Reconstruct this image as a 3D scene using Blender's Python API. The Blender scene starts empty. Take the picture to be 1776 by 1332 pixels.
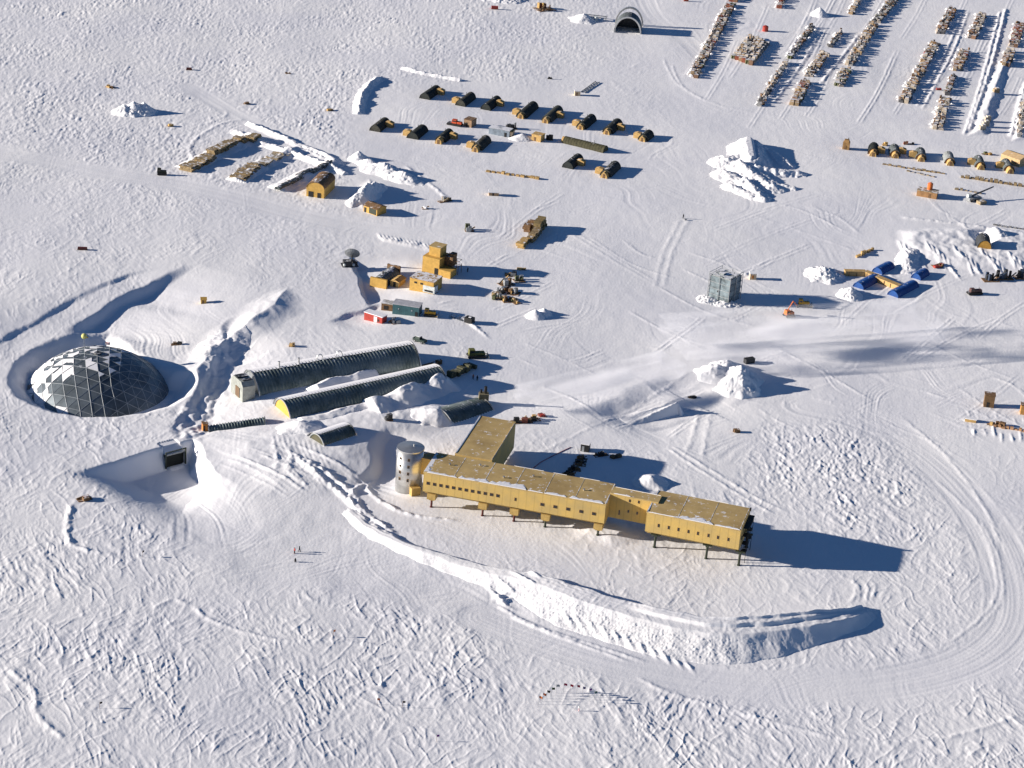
import bpy, math, random
import numpy as np
from mathutils import Matrix, Vector

# ------------------------------------------------------------------ camera, sky, sun
SC = bpy.context.scene
C = SC.collection
F, P, R = 4000.0, math.radians(24.5), math.radians(4.5)     # focal length in photo pixels, pitch, roll
CP, SP, CR, SR = math.cos(P), math.sin(P), math.cos(R), math.sin(R)
H, Y0 = 317.964, 697.708                                    # flying height, distance to the ground point looked at

def ray(px, py):
    x = (px-888)/F; y = -(py-666)/F
    x, y = CR*x-SR*y, SR*x+CR*y
    return x, CP+y*SP, -SP+y*CP

def G(px, py, z=0.0):
    """where the sight line through a pixel of the photograph meets height z"""
    d = ray(px, py); t = (H-z)/-d[2]
    return (d[0]*t, d[1]*t-Y0, z)

cam_d = bpy.data.cameras.new('camera'); cam = bpy.data.objects.new('camera', cam_d); C.objects.link(cam)
cam_d.sensor_width = 36; cam_d.lens = F/1776*36; cam_d.clip_start = 1; cam_d.clip_end = 60000
Rv, Uv, Fv = Vector((1, 0, 0)), Vector((0, SP, CP)), Vector((0, CP, -SP))
cx, cy, cz = Rv*CR+Uv*SR, -Rv*SR+Uv*CR, -Fv
cam.matrix_world = Matrix(((cx.x, cy.x, cz.x, 0), (cx.y, cy.y, cz.y, -Y0), (cx.z, cy.z, cz.z, H), (0, 0, 0, 1)))
SC.camera = cam

SUN_EL, SUN_AZ = math.radians(14.0), math.radians(185.5)    # azimuth towards the sun, counter-clockwise from +X
w = bpy.data.worlds.new('World'); SC.world = w; w.use_nodes = True
nt = w.node_tree; bg = nt.nodes['Background']
sky = nt.nodes.new('ShaderNodeTexSky'); sky.sky_type = 'NISHITA'; sky.sun_disc = False
sky.sun_elevation = SUN_EL; sky.sun_rotation = math.pi/2-SUN_AZ; sky.altitude = 2800
sky.air_density = 1.0; sky.dust_density = 0.0; sky.ozone_density = 5.0
nt.links.new(sky.outputs[0], bg.inputs[0]); bg.inputs[1].default_value = 0.05
sd = bpy.data.lights.new('sun', 'SUN'); sd.energy = 5.0; sd.angle = math.radians(0.55); sd.color = (1.0, 0.91, 0.82)
sun = bpy.data.objects.new('sun', sd); C.objects.link(sun)
sv = Vector((math.cos(SUN_EL)*math.cos(SUN_AZ), math.cos(SUN_EL)*math.sin(SUN_AZ), math.sin(SUN_EL)))
sun.rotation_euler = sv.to_track_quat('Z', 'Y').to_euler(); sun.location = (0, 0, 200)
vs = SC.view_settings
vs.view_transform = 'Standard'; vs.look = 'None'; vs.exposure = 0.74; vs.gamma = 1; vs.use_curve_mapping = False
SC.cycles.max_bounces = 6; SC.cycles.volume_bounces = 3; SC.cycles.diffuse_bounces = 2

# ------------------------------------------------------------------ noise and shape fields
def pnoise(x, y, seed=0):
    xi = np.floor(x); yi = np.floor(y)
    fx = (x-xi).astype(np.float32); fy = (y-yi).astype(np.float32)
    xi = xi.astype(np.int64); yi = yi.astype(np.int64)
    def g(ix, iy, dx, dy):
        h = (ix*374761393 + iy*668265263 + seed*1442695041) & 0xffffffff
        h = ((h ^ (h >> 13))*1274126177) & 0xffffffff
        h = h ^ (h >> 16)
        a = (h & 1023).astype(np.float32)*(2*np.pi/1024)
        return np.cos(a)*dx+np.sin(a)*dy
    u = fx*fx*fx*(fx*(fx*6-15)+10); v = fy*fy*fy*(fy*(fy*6-15)+10)
    a = g(xi, yi, fx, fy); b = g(xi+1, yi, fx-1, fy); c = g(xi, yi+1, fx, fy-1); d = g(xi+1, yi+1, fx-1, fy-1)
    return (a*(1-u)+b*u)*(1-v)+(c*(1-u)+d*u)*v

def sst(a, b, x):
    t = np.clip((x-a)/(b-a), 0, 1); return t*t*(3-2*t)

def rotc(x, y, deg):
    c, s = math.cos(math.radians(deg)), math.sin(math.radians(deg)); return x*c+y*s, -x*s+y*c

def streak(x, y, deg, l, wd, seed, p=2.0):
    """ridges running along deg, l long and wd apart: crests sharp, between them smooth"""
    u, v = rotc(x, y, deg)
    n = pnoise(u/l, v/wd, seed)+0.35*pnoise(u/l*2.1, v/wd*2.3, seed+7)
    return np.clip(1-np.abs(n)*2.6, 0, 1)**p

def sdp(X, Y, pts):
    """signed distance to a polygon, negative inside"""
    X = np.asarray(X, float); Y = np.asarray(Y, float)
    d = np.full(X.shape, 1e9); ins = np.zeros(X.shape, bool)
    n = len(pts)
    for i in range(n):
        x0, y0 = pts[i][:2]; x1, y1 = pts[(i+1) % n][:2]
        ex, ey = x1-x0, y1-y0
        t = np.clip(((X-x0)*ex+(Y-y0)*ey)/(ex*ex+ey*ey+1e-12), 0, 1)
        d = np.minimum(d, (X-x0-t*ex)**2+(Y-y0-t*ey)**2)
        c = ((y0 > Y) != (y1 > Y)) & (X < (x1-x0)*(Y-y0)/((y1-y0) if y1 != y0 else 1e-9)+x0)
        ins ^= c
    d = np.sqrt(d); return np.where(ins, -d, d)

def lined(X, Y, pts):
    """distance to a polyline: (lateral, signed: + on its right), arc length"""
    X = np.asarray(X, float); Y = np.asarray(Y, float)
    d = np.full(X.shape, 1e9); sg = np.ones(X.shape); S = np.zeros(X.shape); acc = 0
    for i in range(len(pts)-1):
        x0, y0 = pts[i][:2]; x1, y1 = pts[i+1][:2]
        ex, ey = x1-x0, y1-y0; L = math.hypot(ex, ey)
        t = np.clip(((X-x0)*ex+(Y-y0)*ey)/(L*L), 0, 1)
        q = np.hypot(X-x0-t*ex, Y-y0-t*ey)
        m = q < d
        d = np.where(m, q, d); S = np.where(m, acc+t*L, S)
        sg = np.where(m, np.sign(ex*(y0-Y)-ey*(x0-X)), sg)
        acc += L
    return d*sg, S, acc

def curve(pts, k=6):
    """Catmull-Rom through the points"""
    q = [pts[0]]+list(pts)+[pts[-1]]; out = []
    for i in range(1, len(q)-2):
        for j in range(k):
            t = j/k
            out.append(tuple(0.5*((2*q[i][a])+(-q[i-1][a]+q[i+1][a])*t+(2*q[i-1][a]-5*q[i][a]+4*q[i+1][a]-q[i+2][a])*t*t
                       + (-q[i-1][a]+3*q[i][a]-3*q[i+1][a]+q[i+2][a])*t**3) for a in range(2)))
    out.append(tuple(pts[-1][:2])); return out

def W(pts, z=0.0, smooth=True):
    q = [G(p[0], p[1], z)[:2] for p in pts]
    return curve(q) if smooth and len(q) > 2 else q

def near(X, Y, pts, m):
    xs = [p[0] for p in pts]; ys = [p[1] for p in pts]
    return (X > min(xs)-m) & (X < max(xs)+m) & (Y > min(ys)-m) & (Y < max(ys)+m)

# ------------------------------------------------------------------ where the snow is packed smooth (outlines read off the photograph's ground)
SMOOTH = [
    [(165, 815), (260, 785), (340, 765), (350, 838), (460, 890), (600, 870), (640, 900), (760, 955), (900, 1015), (1000, 1105), (870, 1070), (700, 1040), (560, 1010), (420, 1000), (330, 945), (250, 880)],
    [(690, 790), (740, 880), (1000, 950), (1010, 985), (900, 970), (760, 935), (650, 890), (640, 830)],
    [(690, 445), (700, 400), (640, 385), (600, 340), (640, 260), (600, 215), (650, 165), (800, 150), (1000, 175), (1180, 230), (1140, 130), (1190, -60), (2100, -60), (2100, 640),
     (1776, 660), (1700, 790), (1560, 720), (1440, 690), (1310, 700), (1230, 860), (1180, 840), (1200, 740), (1100, 760), (960, 740), (860, 690), (830, 590), (720, 560), (640, 470)],
    [(210, 590), (230, 540), (300, 500), (400, 480), (420, 520), (340, 590), (300, 620), (240, 600)],
    [(366, 765), (470, 735), (560, 730), (640, 740), (690, 770), (860, 740), (880, 700), (780, 720), (700, 770), (650, 850), (560, 895), (455, 890), (372, 830)],
]
ROADS = [   # centre line, half width in metres
    ([(840, 1070), (930, 1105), (1050, 1145), (1200, 1175), (1340, 1190), (1480, 1190), (1600, 1172), (1690, 1140), (1745, 1090), (1755, 1030), (1735, 960), (1695, 890), (1640, 825), (1580, 775), (1500, 730), (1400, 705)], 7.0),
    ([(-60, 255), (60, 275), (180, 298), (300, 318), (420, 345), (520, 372), (620, 392), (700, 402), (800, 400)], 6.0),
    ([(330, 150), (420, 205), (520, 250), (600, 285), (700, 320)], 4.0),
    ([(1240, 120), (1180, 60), (1130, 20), (1100, -60)], 5),
]
PLAZA = [(130, 818), (262, 776), (345, 760), (350, 838), (460, 893), (600, 885), (650, 905), (760, 960), (880, 1020), (960, 1090), (700, 1050), (420, 1010), (260, 900)]
PIT = [(14, 652), (24, 622), (52, 598), (95, 578), (150, 564), (190, 560), (212, 572), (230, 598), (270, 622), (306, 634), (336, 640), (345, 654), (330, 676), (300, 694), (250, 708), (190, 714), (140, 713), (95, 705), (55, 692), (26, 676)]
_p = G(303, 806, -6.6); _a, _b = G(262, 776), G(335, 757)
PORTAL = (_p[0], _p[1], math.atan2(_b[1]-_a[1], _b[0]-_a[0]))
DOME = (-135.3, -14.3, -9.1)

BUMPS = []      # (x, y, radius, height) low drifts around objects, filled before the ground is built

def ground_height(X, Y, U, V):
    """X, Y in metres; U, V the same points as photo pixels, used only to look up the outlines above"""
    shp = X.shape; Z = np.zeros(shp)
    wx = 9*pnoise(X/30, Y/30, 3); wy = 9*pnoise(X/30, Y/30, 4)
    Z += 0.9*pnoise(X/120, Y/160, 1)+0.42*pnoise(X/38, Y/60, 2)+0.10*pnoise(X/13, Y/21, 8)*sst(900, 600, U)
    # --- rough / smooth
    rough = np.ones(shp)
    nz = 16*pnoise(X/14, Y/18, 5)+8*pnoise(X/5, Y/7, 6)
    for pl in SMOOTH:
        m = near(U, V, pl, 60)
        if m.any():
            s = sdp(U[m], V[m], pl)+nz[m]; rough[m] = np.minimum(rough[m], sst(-22, 42, s))
    roadw = np.zeros(shp)
    for pl, hw in ROADS:
        q = W(pl); m = near(X, Y, q, 30)
        if not m.any(): continue
        d, s, L = lined(X[m], Y[m], q)
        k = sst(hw-2.0, hw+5.0, np.abs(d)+nz[m]*0.16)
        rough[m] = np.minimum(rough[m], k)
        roadw[m] = np.maximum(roadw[m], 1-k)
        Z[m] += (1-k)*(0.055*pnoise(d/0.9, s/45, 11)+0.07*pnoise(d/2.2, s/80, 12)) - 0.12*(1-k)
        e = np.exp(-((np.abs(d)-hw-0.8)/0.7)**2)
        Z[m] += 0.10*e*(0.4+0.8*pnoise(s/9, s*0+3.3, 13))
    # --- sastrugi
    patch = 0.5+0.75*pnoise(X/26, Y/34, 21)+0.5*pnoise(X/9, Y/13, 22)
    patch = np.clip(patch, 0.05, 1.35)
    pB = np.clip(0.5+1.3*pnoise(X/31, Y/40, 23), 0, 1)
    far = sst(60, 220, Y)*sst(-40, -120, X-0.25*Y)             # the wind-roughened field behind on the left is finer
    xx, yy = X+wx*0.35, Y+wy*0.35
    def dash(x, y, dg, l, wd, seed):
        u, v = rotc(x, y, dg)
        return np.clip(pnoise(u/l, v/wd, seed)+0.5*pnoise(u/l*2.2, v/wd*1.9, seed+3)-0.02, -0.15, 1)
    gate = lambda k, sc=11.0: np.clip(0.4+2.2*pnoise(X/sc, Y/(sc*1.5), k), 0, 1)
    x3, y3 = xx+1.0*pnoise(X/5, Y/8, 45), yy+1.2*pnoise(X/5, Y/8, 46)
    d1 = dash(x3, y3, -64, 7.0, 1.5, 31)*pB+dash(x3, y3, -112, 6.5, 1.45, 32)*(1-pB)
    d2 = dash(x3, y3, -72, 3.2, 0.85, 33)*gate(144, 9)+dash(x3, y3, -50, 4.0, 1.1, 36)*gate(145, 12)*0.7
    d3 = dash(x3, y3, -80, 14, 5.0, 37)
    s5 = streak(x3, y3, -62, 15, 3.6, 38, 5.0)*gate(141); s6 = streak(x3, y3+5, -118, 14, 4.2, 39, 5.0)*gate(142)
    fine = 0.10*pnoise(X/0.9, Y/1.6, 34)+0.13*pnoise(X/2.0, Y/3.4, 35)
    isl = sst(60, -40, sdp(U, V, [(1330, 750), (1500, 740), (1640, 860), (1710, 980), (1700, 1090), (1600, 1140), (1480, 1120), (1530, 1000), (1400, 900)]))
    lvl = np.clip(0.86+0.2*isl+0.5*sst(880, 1050, V-0.12*(U-888))-0.25*sst(300, 420, U)*sst(900, 700, V), 0.3, 1.25)
    A = rough*(1-0.25*far)*lvl*np.clip(0.75+0.8*pnoise(X/70, Y/90, 26), 0.35, 1.2)
    Z += A*(0.25*d1*patch+0.19*d2*(0.3+0.7*patch)+0.30*d3*np.clip(patch-0.1, 0, 1)+0.12*(s5+s6)+fine*(0.25+0.3*patch))
    lump = np.abs(pnoise(xx/2.6, yy/3.9, 41))+0.55*np.abs(pnoise(xx/1.2, yy/2.0, 42))
    Z += rough*far*0.46*(lump-0.3+0.35*dash(x3, y3, 62, 6, 1.5, 43))*(0.2+0.85*patch)
    # the wind-eroded island right of the buildings
    q = [(1330, 760), (1480, 740), (1560, 790), (1560, 860), (1500, 905), (1380, 880), (1330, 830)]
    m = near(U, V, q, 60)
    s = sst(60, -45, sdp(U[m], V[m], q)+2*nz[m])
    blk = dash(x3[m], y3[m], -66, 5.0, 1.7, 51)+0.5*dash(x3[m], y3[m], -95, 3.0, 1.2, 54)
    Z[m] += s*(0.38*blk*np.clip(0.55+1.3*pnoise(X[m]/9, Y[m]/13, 52), 0.1, 1)+0.12*pnoise(X[m]/1.1, Y[m]/1.9, 53))
    # --- vehicle tracks on packed snow
    sm = (1-rough)
    tr = np.zeros(shp)
    for k, (dg, sp) in enumerate(((38, .95), (72, 1.1), (112, .9), (150, 1.2), (12, 1.0))):
        u, v = rotc(X+wx*1.2, Y+wy*1.2, dg)
        mk = np.clip(pnoise(X/34, Y/55, 60+k)*3.0, 0, 1)*np.clip(0.3+2*pnoise(v/7, u/90, 70+k), 0, 1)
        tr += mk*pnoise(v/sp, u/60, 80+k)
    Z += sm*(0.13*tr+0.035*pnoise(X/0.8, Y/1.3, 90)+0.05*pnoise(X/4, Y/7, 91))*(1-0.5*roadw)
    # --- the swept plaza in front: long faint grader arcs
    m = near(U, V, PLAZA, 30)
    s = sst(18, -50, sdp(U[m], V[m], PLAZA)+nz[m])
    c = G(500, 920); rr = np.hypot(X[m]-c[0], (Y[m]-c[1])*0.55)
    Z[m] += s*(0.035*pnoise((rr+wx[m])/0.9, np.arctan2(Y[m]-c[1], X[m]-c[0])*2.5, 95)*np.clip(0.4+2*pnoise(X[m]/17, Y[m]/25, 96), 0, 1)-0.5)
    # --- plowed furrows and wheel ruts seen one by one: (line, height, half width)
    for pl, hh, hw in RIDGES:
        q = W(pl); m = near(X, Y, q, hw*3+1)
        if not m.any(): continue
        d, s, L = lined(X[m], Y[m], q)
        d = d+0.5*hw*pnoise(s/6, s*0+1.7, 101)
        fade = sst(0, 5, s)*sst(0, 5, L-s)
        Z[m] += hh*np.exp(-(d/hw)**2)*fade*(0.75+0.7*pnoise(X[m]/3.1, Y[m]/4.0, 102)+0.45*pnoise(X[m]/1.3, Y[m]/1.7, 103))
    # --- steps in the snow: (line, drop on its right, width, run-out)
    for pl, dr, wd, run in STEPS:
        q = W(pl); m = near(X, Y, q, run+wd)
        if not m.any(): continue
        d, s, L = lined(X[m], Y[m], q)
        d = d+1.2*pnoise(X[m]/8, Y[m]/8, 111)
        fade = sst(0, 0.25*L, s)*sst(0, 0.25*L, L-s)
        Z[m] -= dr*fade*np.clip(0.75+0.9*pnoise(s/17, s*0+0.7, 112), 0.2, 1.2)*sst(0, wd, d)*(1-sst(wd, run, d))
    # --- mounds: (polygon, height, edge width in metres)
    for pl, hh, ew, ns in MOUNDS:
        q = W(pl, smooth=False); m = near(X, Y, q, ew)
        if not m.any(): continue
        s = -sdp(X[m], Y[m], q)+2.0*pnoise(X[m]/9, Y[m]/9, 121)
        k = sst(-ew*0.15, ew, s)
        Z[m] += k*(hh+ns*pnoise(X[m]/6, Y[m]/8, 122)+ns*0.6*pnoise(X[m]/2.3, Y[m]/3.2, 123))
    # --- dome pit
    q = W(PIT, smooth=False); m = near(X, Y, q, 10)
    s = -sdp(X[m], Y[m], q)+0.8*pnoise(X[m]/5, Y[m]/5, 131)
    k = sst(-1.0, 7.5, s)
    Z[m] = Z[m]*(1-k)-6.3*k
    k0 = np.zeros(shp); k0[m] = k
    rd = np.hypot(X-DOME[0], Y-DOME[1]); Z -= (1-k0)*1.7*sst(68, 32, rd)
    # --- sunken entrance: steep head wall and right bank, the floor ramping up to the plaza in front
    region = [(108, 820), (200, 797), (262, 776), (335, 757), (350, 764), (357, 790), (376, 818), (460, 868), (560, 893), (640, 905), (760, 960), (760, 1030), (600, 1020), (340, 975), (250, 905), (170, 850)]
    head = W(region[:9], smooth=False); foot = W([(108, 820), (170, 850), (250, 905), (340, 975), (460, 1010), (600, 1020), (760, 1030)], smooth=False)
    m = near(X, Y, head, 90)
    ins = sdp(X[m], Y[m], W(region, smooth=False)) < 0
    dh = np.abs(lined(X[m], Y[m], head[:5])[0]); db = np.abs(lined(X[m], Y[m], head[4:])[0])+1.2*pnoise(X[m]/4, Y[m]/6, 151); dl = np.abs(lined(X[m], Y[m], foot)[0])
    D = G(300, 773); dd = np.hypot(X[m]-D[0], Y[m]-D[1])
    Z[m] -= np.where(ins, 6.8*(1-sst(8, 56, dd))*sst(0.0, 3.4, dh)*np.clip(db/(4+20*sst(14, 46, dd)), 0, 1)**1.3*sst(0, 20, dl), 0)
    a_ = PORTAL[2]; u, v = rotc(X[m]-PORTAL[0], Y[m]-PORTAL[1], math.degrees(a_))
    Z[m] = np.where((np.abs(u) < 2.9) & (v > -1.5) & (v < 5.2), -6.9, Z[m])
    for (x, y, r, h) in BUMPS:
        m = (np.abs(X-x) < r*2.2) & (np.abs(Y-y) < r*2.2)
        Z[m] += h*np.exp(-(((X[m]-x)**2+(Y[m]-y)**2)/(r*r)))
    return Z

RIDGES = [
    ([(400, 222), (440, 240), (500, 262), (560, 287), (595, 300)], 1.0, 1.3), ([(425, 212), (470, 232), (530, 258), (585, 285)], 0.9, 1.2),
    ([(622, 195), (628, 170), (640, 152), (660, 137)], 0.9, 1.6), ([(695, 120), (730, 128), (800, 140)], 0.7, 1.0),
    ([(505, 790), (545, 826), (590, 856), (625, 886)], 0.8, 1.0), ([(520, 800), (560, 822), (612, 856), (632, 888), (690, 930)], 0.7, 0.9),
    ([(640, 832), (615, 850), (608, 870), (640, 905), (700, 942)], 0.6, 0.8), ([(652, 822), (640, 850), (700, 890), (800, 905)], 0.5, 0.8),
    ([(490, 770), (505, 800), (500, 825), (540, 850)], 0.35, 0.8), ([(472, 770), (480, 800), (478, 825)], 0.3, 0.8),
    ([(860, 1045), (930, 1085), (1050, 1125), (1130, 1150)], 0.35, 0.7), ([(870, 1060), (960, 1100), (1100, 1150)], 0.3, 0.6),
    ([(840, 1010), (880, 1050), (905, 1058)], 0.5, 0.7), ([(855, 1005), (905, 1040)], 0.5, 0.6), ([(880, 1000), (935, 1030)], 0.6, 0.6), ([(897, 990), (945, 1020)], 0.6, 0.6),
    ([(848, 1040), (895, 1025)], 0.6, 0.6), ([(855, 1048), (905, 1032)], 0.6, 0.6),
    ([(1160, 770), (1240, 820), (1320, 868), (1370, 890)], 0.2, 0.7), ([(1150, 772), (1230, 826), (1310, 875), (1350, 895)], 0.18, 0.6),
    ([(930, 790), (1100, 700), (1200, 640)], 0.1, 0.8),
    ([(1215, 700), (1205, 740), (1190, 790)], 0.13, 0.9), ([(1235, 705), (1225, 750), (1218, 800)], 0.13, 0.9),
    ([(1165, 110), (1185, 150), (1240, 180), (1310, 195)], 0.14, 0.7), ([(1150, 100), (1175, 145), (1230, 178)], 0.12, 0.7), ([(1455, 996), (1480, 1010), (1484, 1030), (1470, 1050)], .15, .7),
    ([(1470, 1000), (1490, 1020), (1488, 1045)], 0.16, 0.6), ([(1490, 1000), (1505, 1020), (1500, 1048)], 0.16, 0.6), ([(1505, 1002), (1518, 1020), (1510, 1050)], 0.16, 0.6),
    ([(1640, 1120), (1720, 1050), (1725, 980), (1690, 900), (1620, 830)], 0.12, 0.7), ([(1650, 1128), (1732, 1050), (1735, 980), (1700, 900)], 0.1, 0.7),
    ([(0, 1150), (60, 1200), (64, 1240), (120, 1290)], 0.3, 0.9), ([(125, 870), (118, 905), (125, 945), (190, 960)], 0.5, 0.9),
    ([(335, 1045), (365, 1075), (480, 1110), (620, 1115), (760, 1135), (900, 1150)], 0.28, 0.8), ([(335, 1052), (300, 1040), (260, 1060)], 0.3, 0.9),
    ([(1100, 1170), (1160, 1200), (1300, 1240), (1480, 1285), (1640, 1280), (1776, 1240)], 0.22, 0.9),
    ([(980, 400), (1060, 450), (1130, 490)], 0.09, 0.8), ([(990, 398), (1072, 450), (1140, 490)], 0.09, 0.7),
    ([(1180, 380), (1150, 440), (1135, 500)], 0.1, 0.9), ([(1195, 380), (1165, 440), (1150, 500)], 0.1, 0.9),
    ([(1560, 720), (1640, 790), (1700, 870), (1740, 950)], 0.14, 0.8),
    ([(1560, 378), (1620, 384), (1690, 392), (1776, 405)], 0.5, 1.2), ([(1680, 230), (1720, 110), (1745, 15)], 0.7, 1.0), ([(1672, 235), (1700, 150), (1735, 20)], 0.5, 0.8),
    ([(1752, 240), (1776, 150)], 0.8, 1.0), ([(1340, 180), (1385, 120), (1420, 60)], 0.4, 0.9), ([(1420, 150), (1460, 100), (1490, 60)], 0.4, 0.9),
    ([(1590, 185), (1640, 90), (1670, 20)], 0.35, 0.8), ([(1600, 190), (1652, 90), (1680, 20)], 0.3, 0.8),
    ([(700, 285), (760, 330), (780, 350)], 0.3, 0.9), ([(345, 290), (330, 250), (380, 215), (430, 205)], 0.25, 0.9),
    ([(300, 210), (345, 215), (390, 200), (385, 190), (345, 190)], 0.2, 0.8),
]
_r = random.Random(12)
for i in range(70):
    x = _r.uniform(820, 1750); y = _r.uniform(330, 760); L = _r.uniform(60, 220); a = _r.choice((-0.42, -0.42, 0.55, 0.5, -0.7, 0.1))+_r.uniform(-.12, .12); b = _r.uniform(-25, 25)
    ln = [(x, y), (x+L*.5*math.cos(a)-b*.3, y+L*.5*math.sin(a)*.8+b*.4), (x+L*math.cos(a), y+L*math.sin(a)*.8)]
    h_ = _r.uniform(.05, .14); RIDGES.append((ln, h_, 0.45)); RIDGES.append(([(q[0]+7, q[1]+3) for q in ln], h_*.9, 0.45))
for i in range(26):
    x = _r.uniform(1180, 1740); y = _r.uniform(60, 230); L = _r.uniform(40, 120)
    ln = [(x, y), (x+L*.5, y-L*.8), (x+L*.9, y-L*1.7)]
    RIDGES.append((ln, 0.10, 0.5)); RIDGES.append(([(q[0]+6, q[1]+1) for q in ln], 0.09, 0.5))
for i in range(11):      # scraper scallops on the apron under the long bank
    x = 985+i*21; y = 1077+i*7.5
    RIDGES.append(([(x-12, y-12), (x, y+2), (x+14, y+18)], 0.42, 0.55))
for i in range(9):
    RIDGES.append(([(1010+i*7-260, 780-250+i*3), (1050+i*8-260, 770-250+i*9)], 0.2, 0.6))
for i in range(14):      # crumpled plow marks by the container row and the far right cut
    x = 655+i*7; y = 402+i*1.5
    RIDGES.append(([(x, y), (x+6, y+10), (x+20, y+20)], 0.5, 0.6))
for i in range(24):
    x = 1556+i*9.5; y = 415+(i % 5)*6+i*1.2
    RIDGES.append(([(x, y), (x+8, y+16), (x+22+_r.uniform(-6, 10), y+34+_r.uniform(-10, 8))], 0.34, 0.55))
for i in range(16):
    x = 1672+i*8; y = 712+(i % 3)*3+i*1.2
    RIDGES.append(([(x-3, y-8), (x+2, y+6)] if i % 2 else [(x, y+18+_r.uniform(-6, 6)), (x+4+_r.uniform(-3, 9), y+36+_r.uniform(-8, 10))], 0.26, 0.5))
for i in range(16):      # blade lines running down the bright bank beside the entrance
    x = 368+i*11+_r.uniform(-4, 4); y = 772+_r.uniform(0, 22)+max(0, 8-i)*2
    RIDGES.append(([(x, y), (x+60, y+26), (x+120+_r.uniform(-20, 40), y+66)], _r.uniform(.08, .2), 0.5))
for i in range(10):
    x = 470+i*9; y = 752+i*2; RIDGES.append(([(x, y), (x+10, y+30), (x+34, y+66), (x+70, y+100)], .1, .5))
STEPS = [
    ([(985, 708), (1060, 686), (1130, 654), (1245, 636)], 2.0, 10.0, 46),  # swale added so its lee slope darkens like the plume's shadow
    ([(-60, 605), (20, 568), (90, 533), (150, 505), (205, 482), (270, 462)], 0.8, 3.0, 30),
    ([(95, 575), (130, 552), (170, 532), (215, 508), (262, 488), (330, 455)], 3.1, 5.0, 42),
    ([(640, 538), (626, 510), (616, 480), (609, 460), (606, 440)], 2.2, 2.5, 26),
    ([(560, 560), (600, 545), (640, 533), (650, 520)], 0.9, 2.5, 20),
    ([(292, 765), (298, 735), (322, 690), (350, 640), (356, 600), (374, 560)], 2.2, 6, 30),
    ([(480, 610), (400, 625), (380, 570), (420, 540)], 1.0, 3, 16),
    ([(590, 835), (625, 822), (640, 800), (640, 770), (670, 740)], 2.4, 5, 22),
]
MOUNDS = [
    ([(296, 705), (335, 668), (350, 610), (398, 566), (412, 600), (398, 680), (368, 745), (352, 762), (298, 760)], -0.2, 5, 1.1),
    ([(365, 800), (380, 815), (462, 862), (560, 862), (640, 835), (690, 770), (800, 735), (850, 690), (780, 640), (600, 700), (470, 735), (370, 755)], 1.4, 14, 0.18),
    ([(510, 704), (620, 676), (735, 640), (760, 652), (640, 690), (540, 716)], 1.3, 4, 0.2),
    ([(296, 640), (330, 600), (400, 552), (460, 515), (500, 500), (520, 540), (440, 590), (385, 640), (350, 690)], 2.2, 13, 0.4),
    ([(1560, 400), (1660, 395), (1776, 400), (1900, 420), (1900, 470), (1776, 470), (1680, 470), (1600, 455), (1555, 430)], 1.2, 8, 0.4),
    ([(1680, 400), (1712, 396), (1735, 415), (1720, 432), (1690, 432)], -2.4, 5, 0.2),
    ([(600, 350), (612, 330), (640, 310), (655, 318), (650, 350), (630, 362)], 1.0, 6, 0.4),
    ([(980, 900), (1080, 905), (1130, 940), (1060, 950), (1000, 935)], 0.9, 6, 0.2),
    ([(1680, 235), (1712, 235), (1752, 110), (1732, 105)], 1.2, 4, 0.2), ([(1755, 245), (1800, 245), (1800, 140), (1776, 140)], 1.2, 4, 0.2),
]

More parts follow.
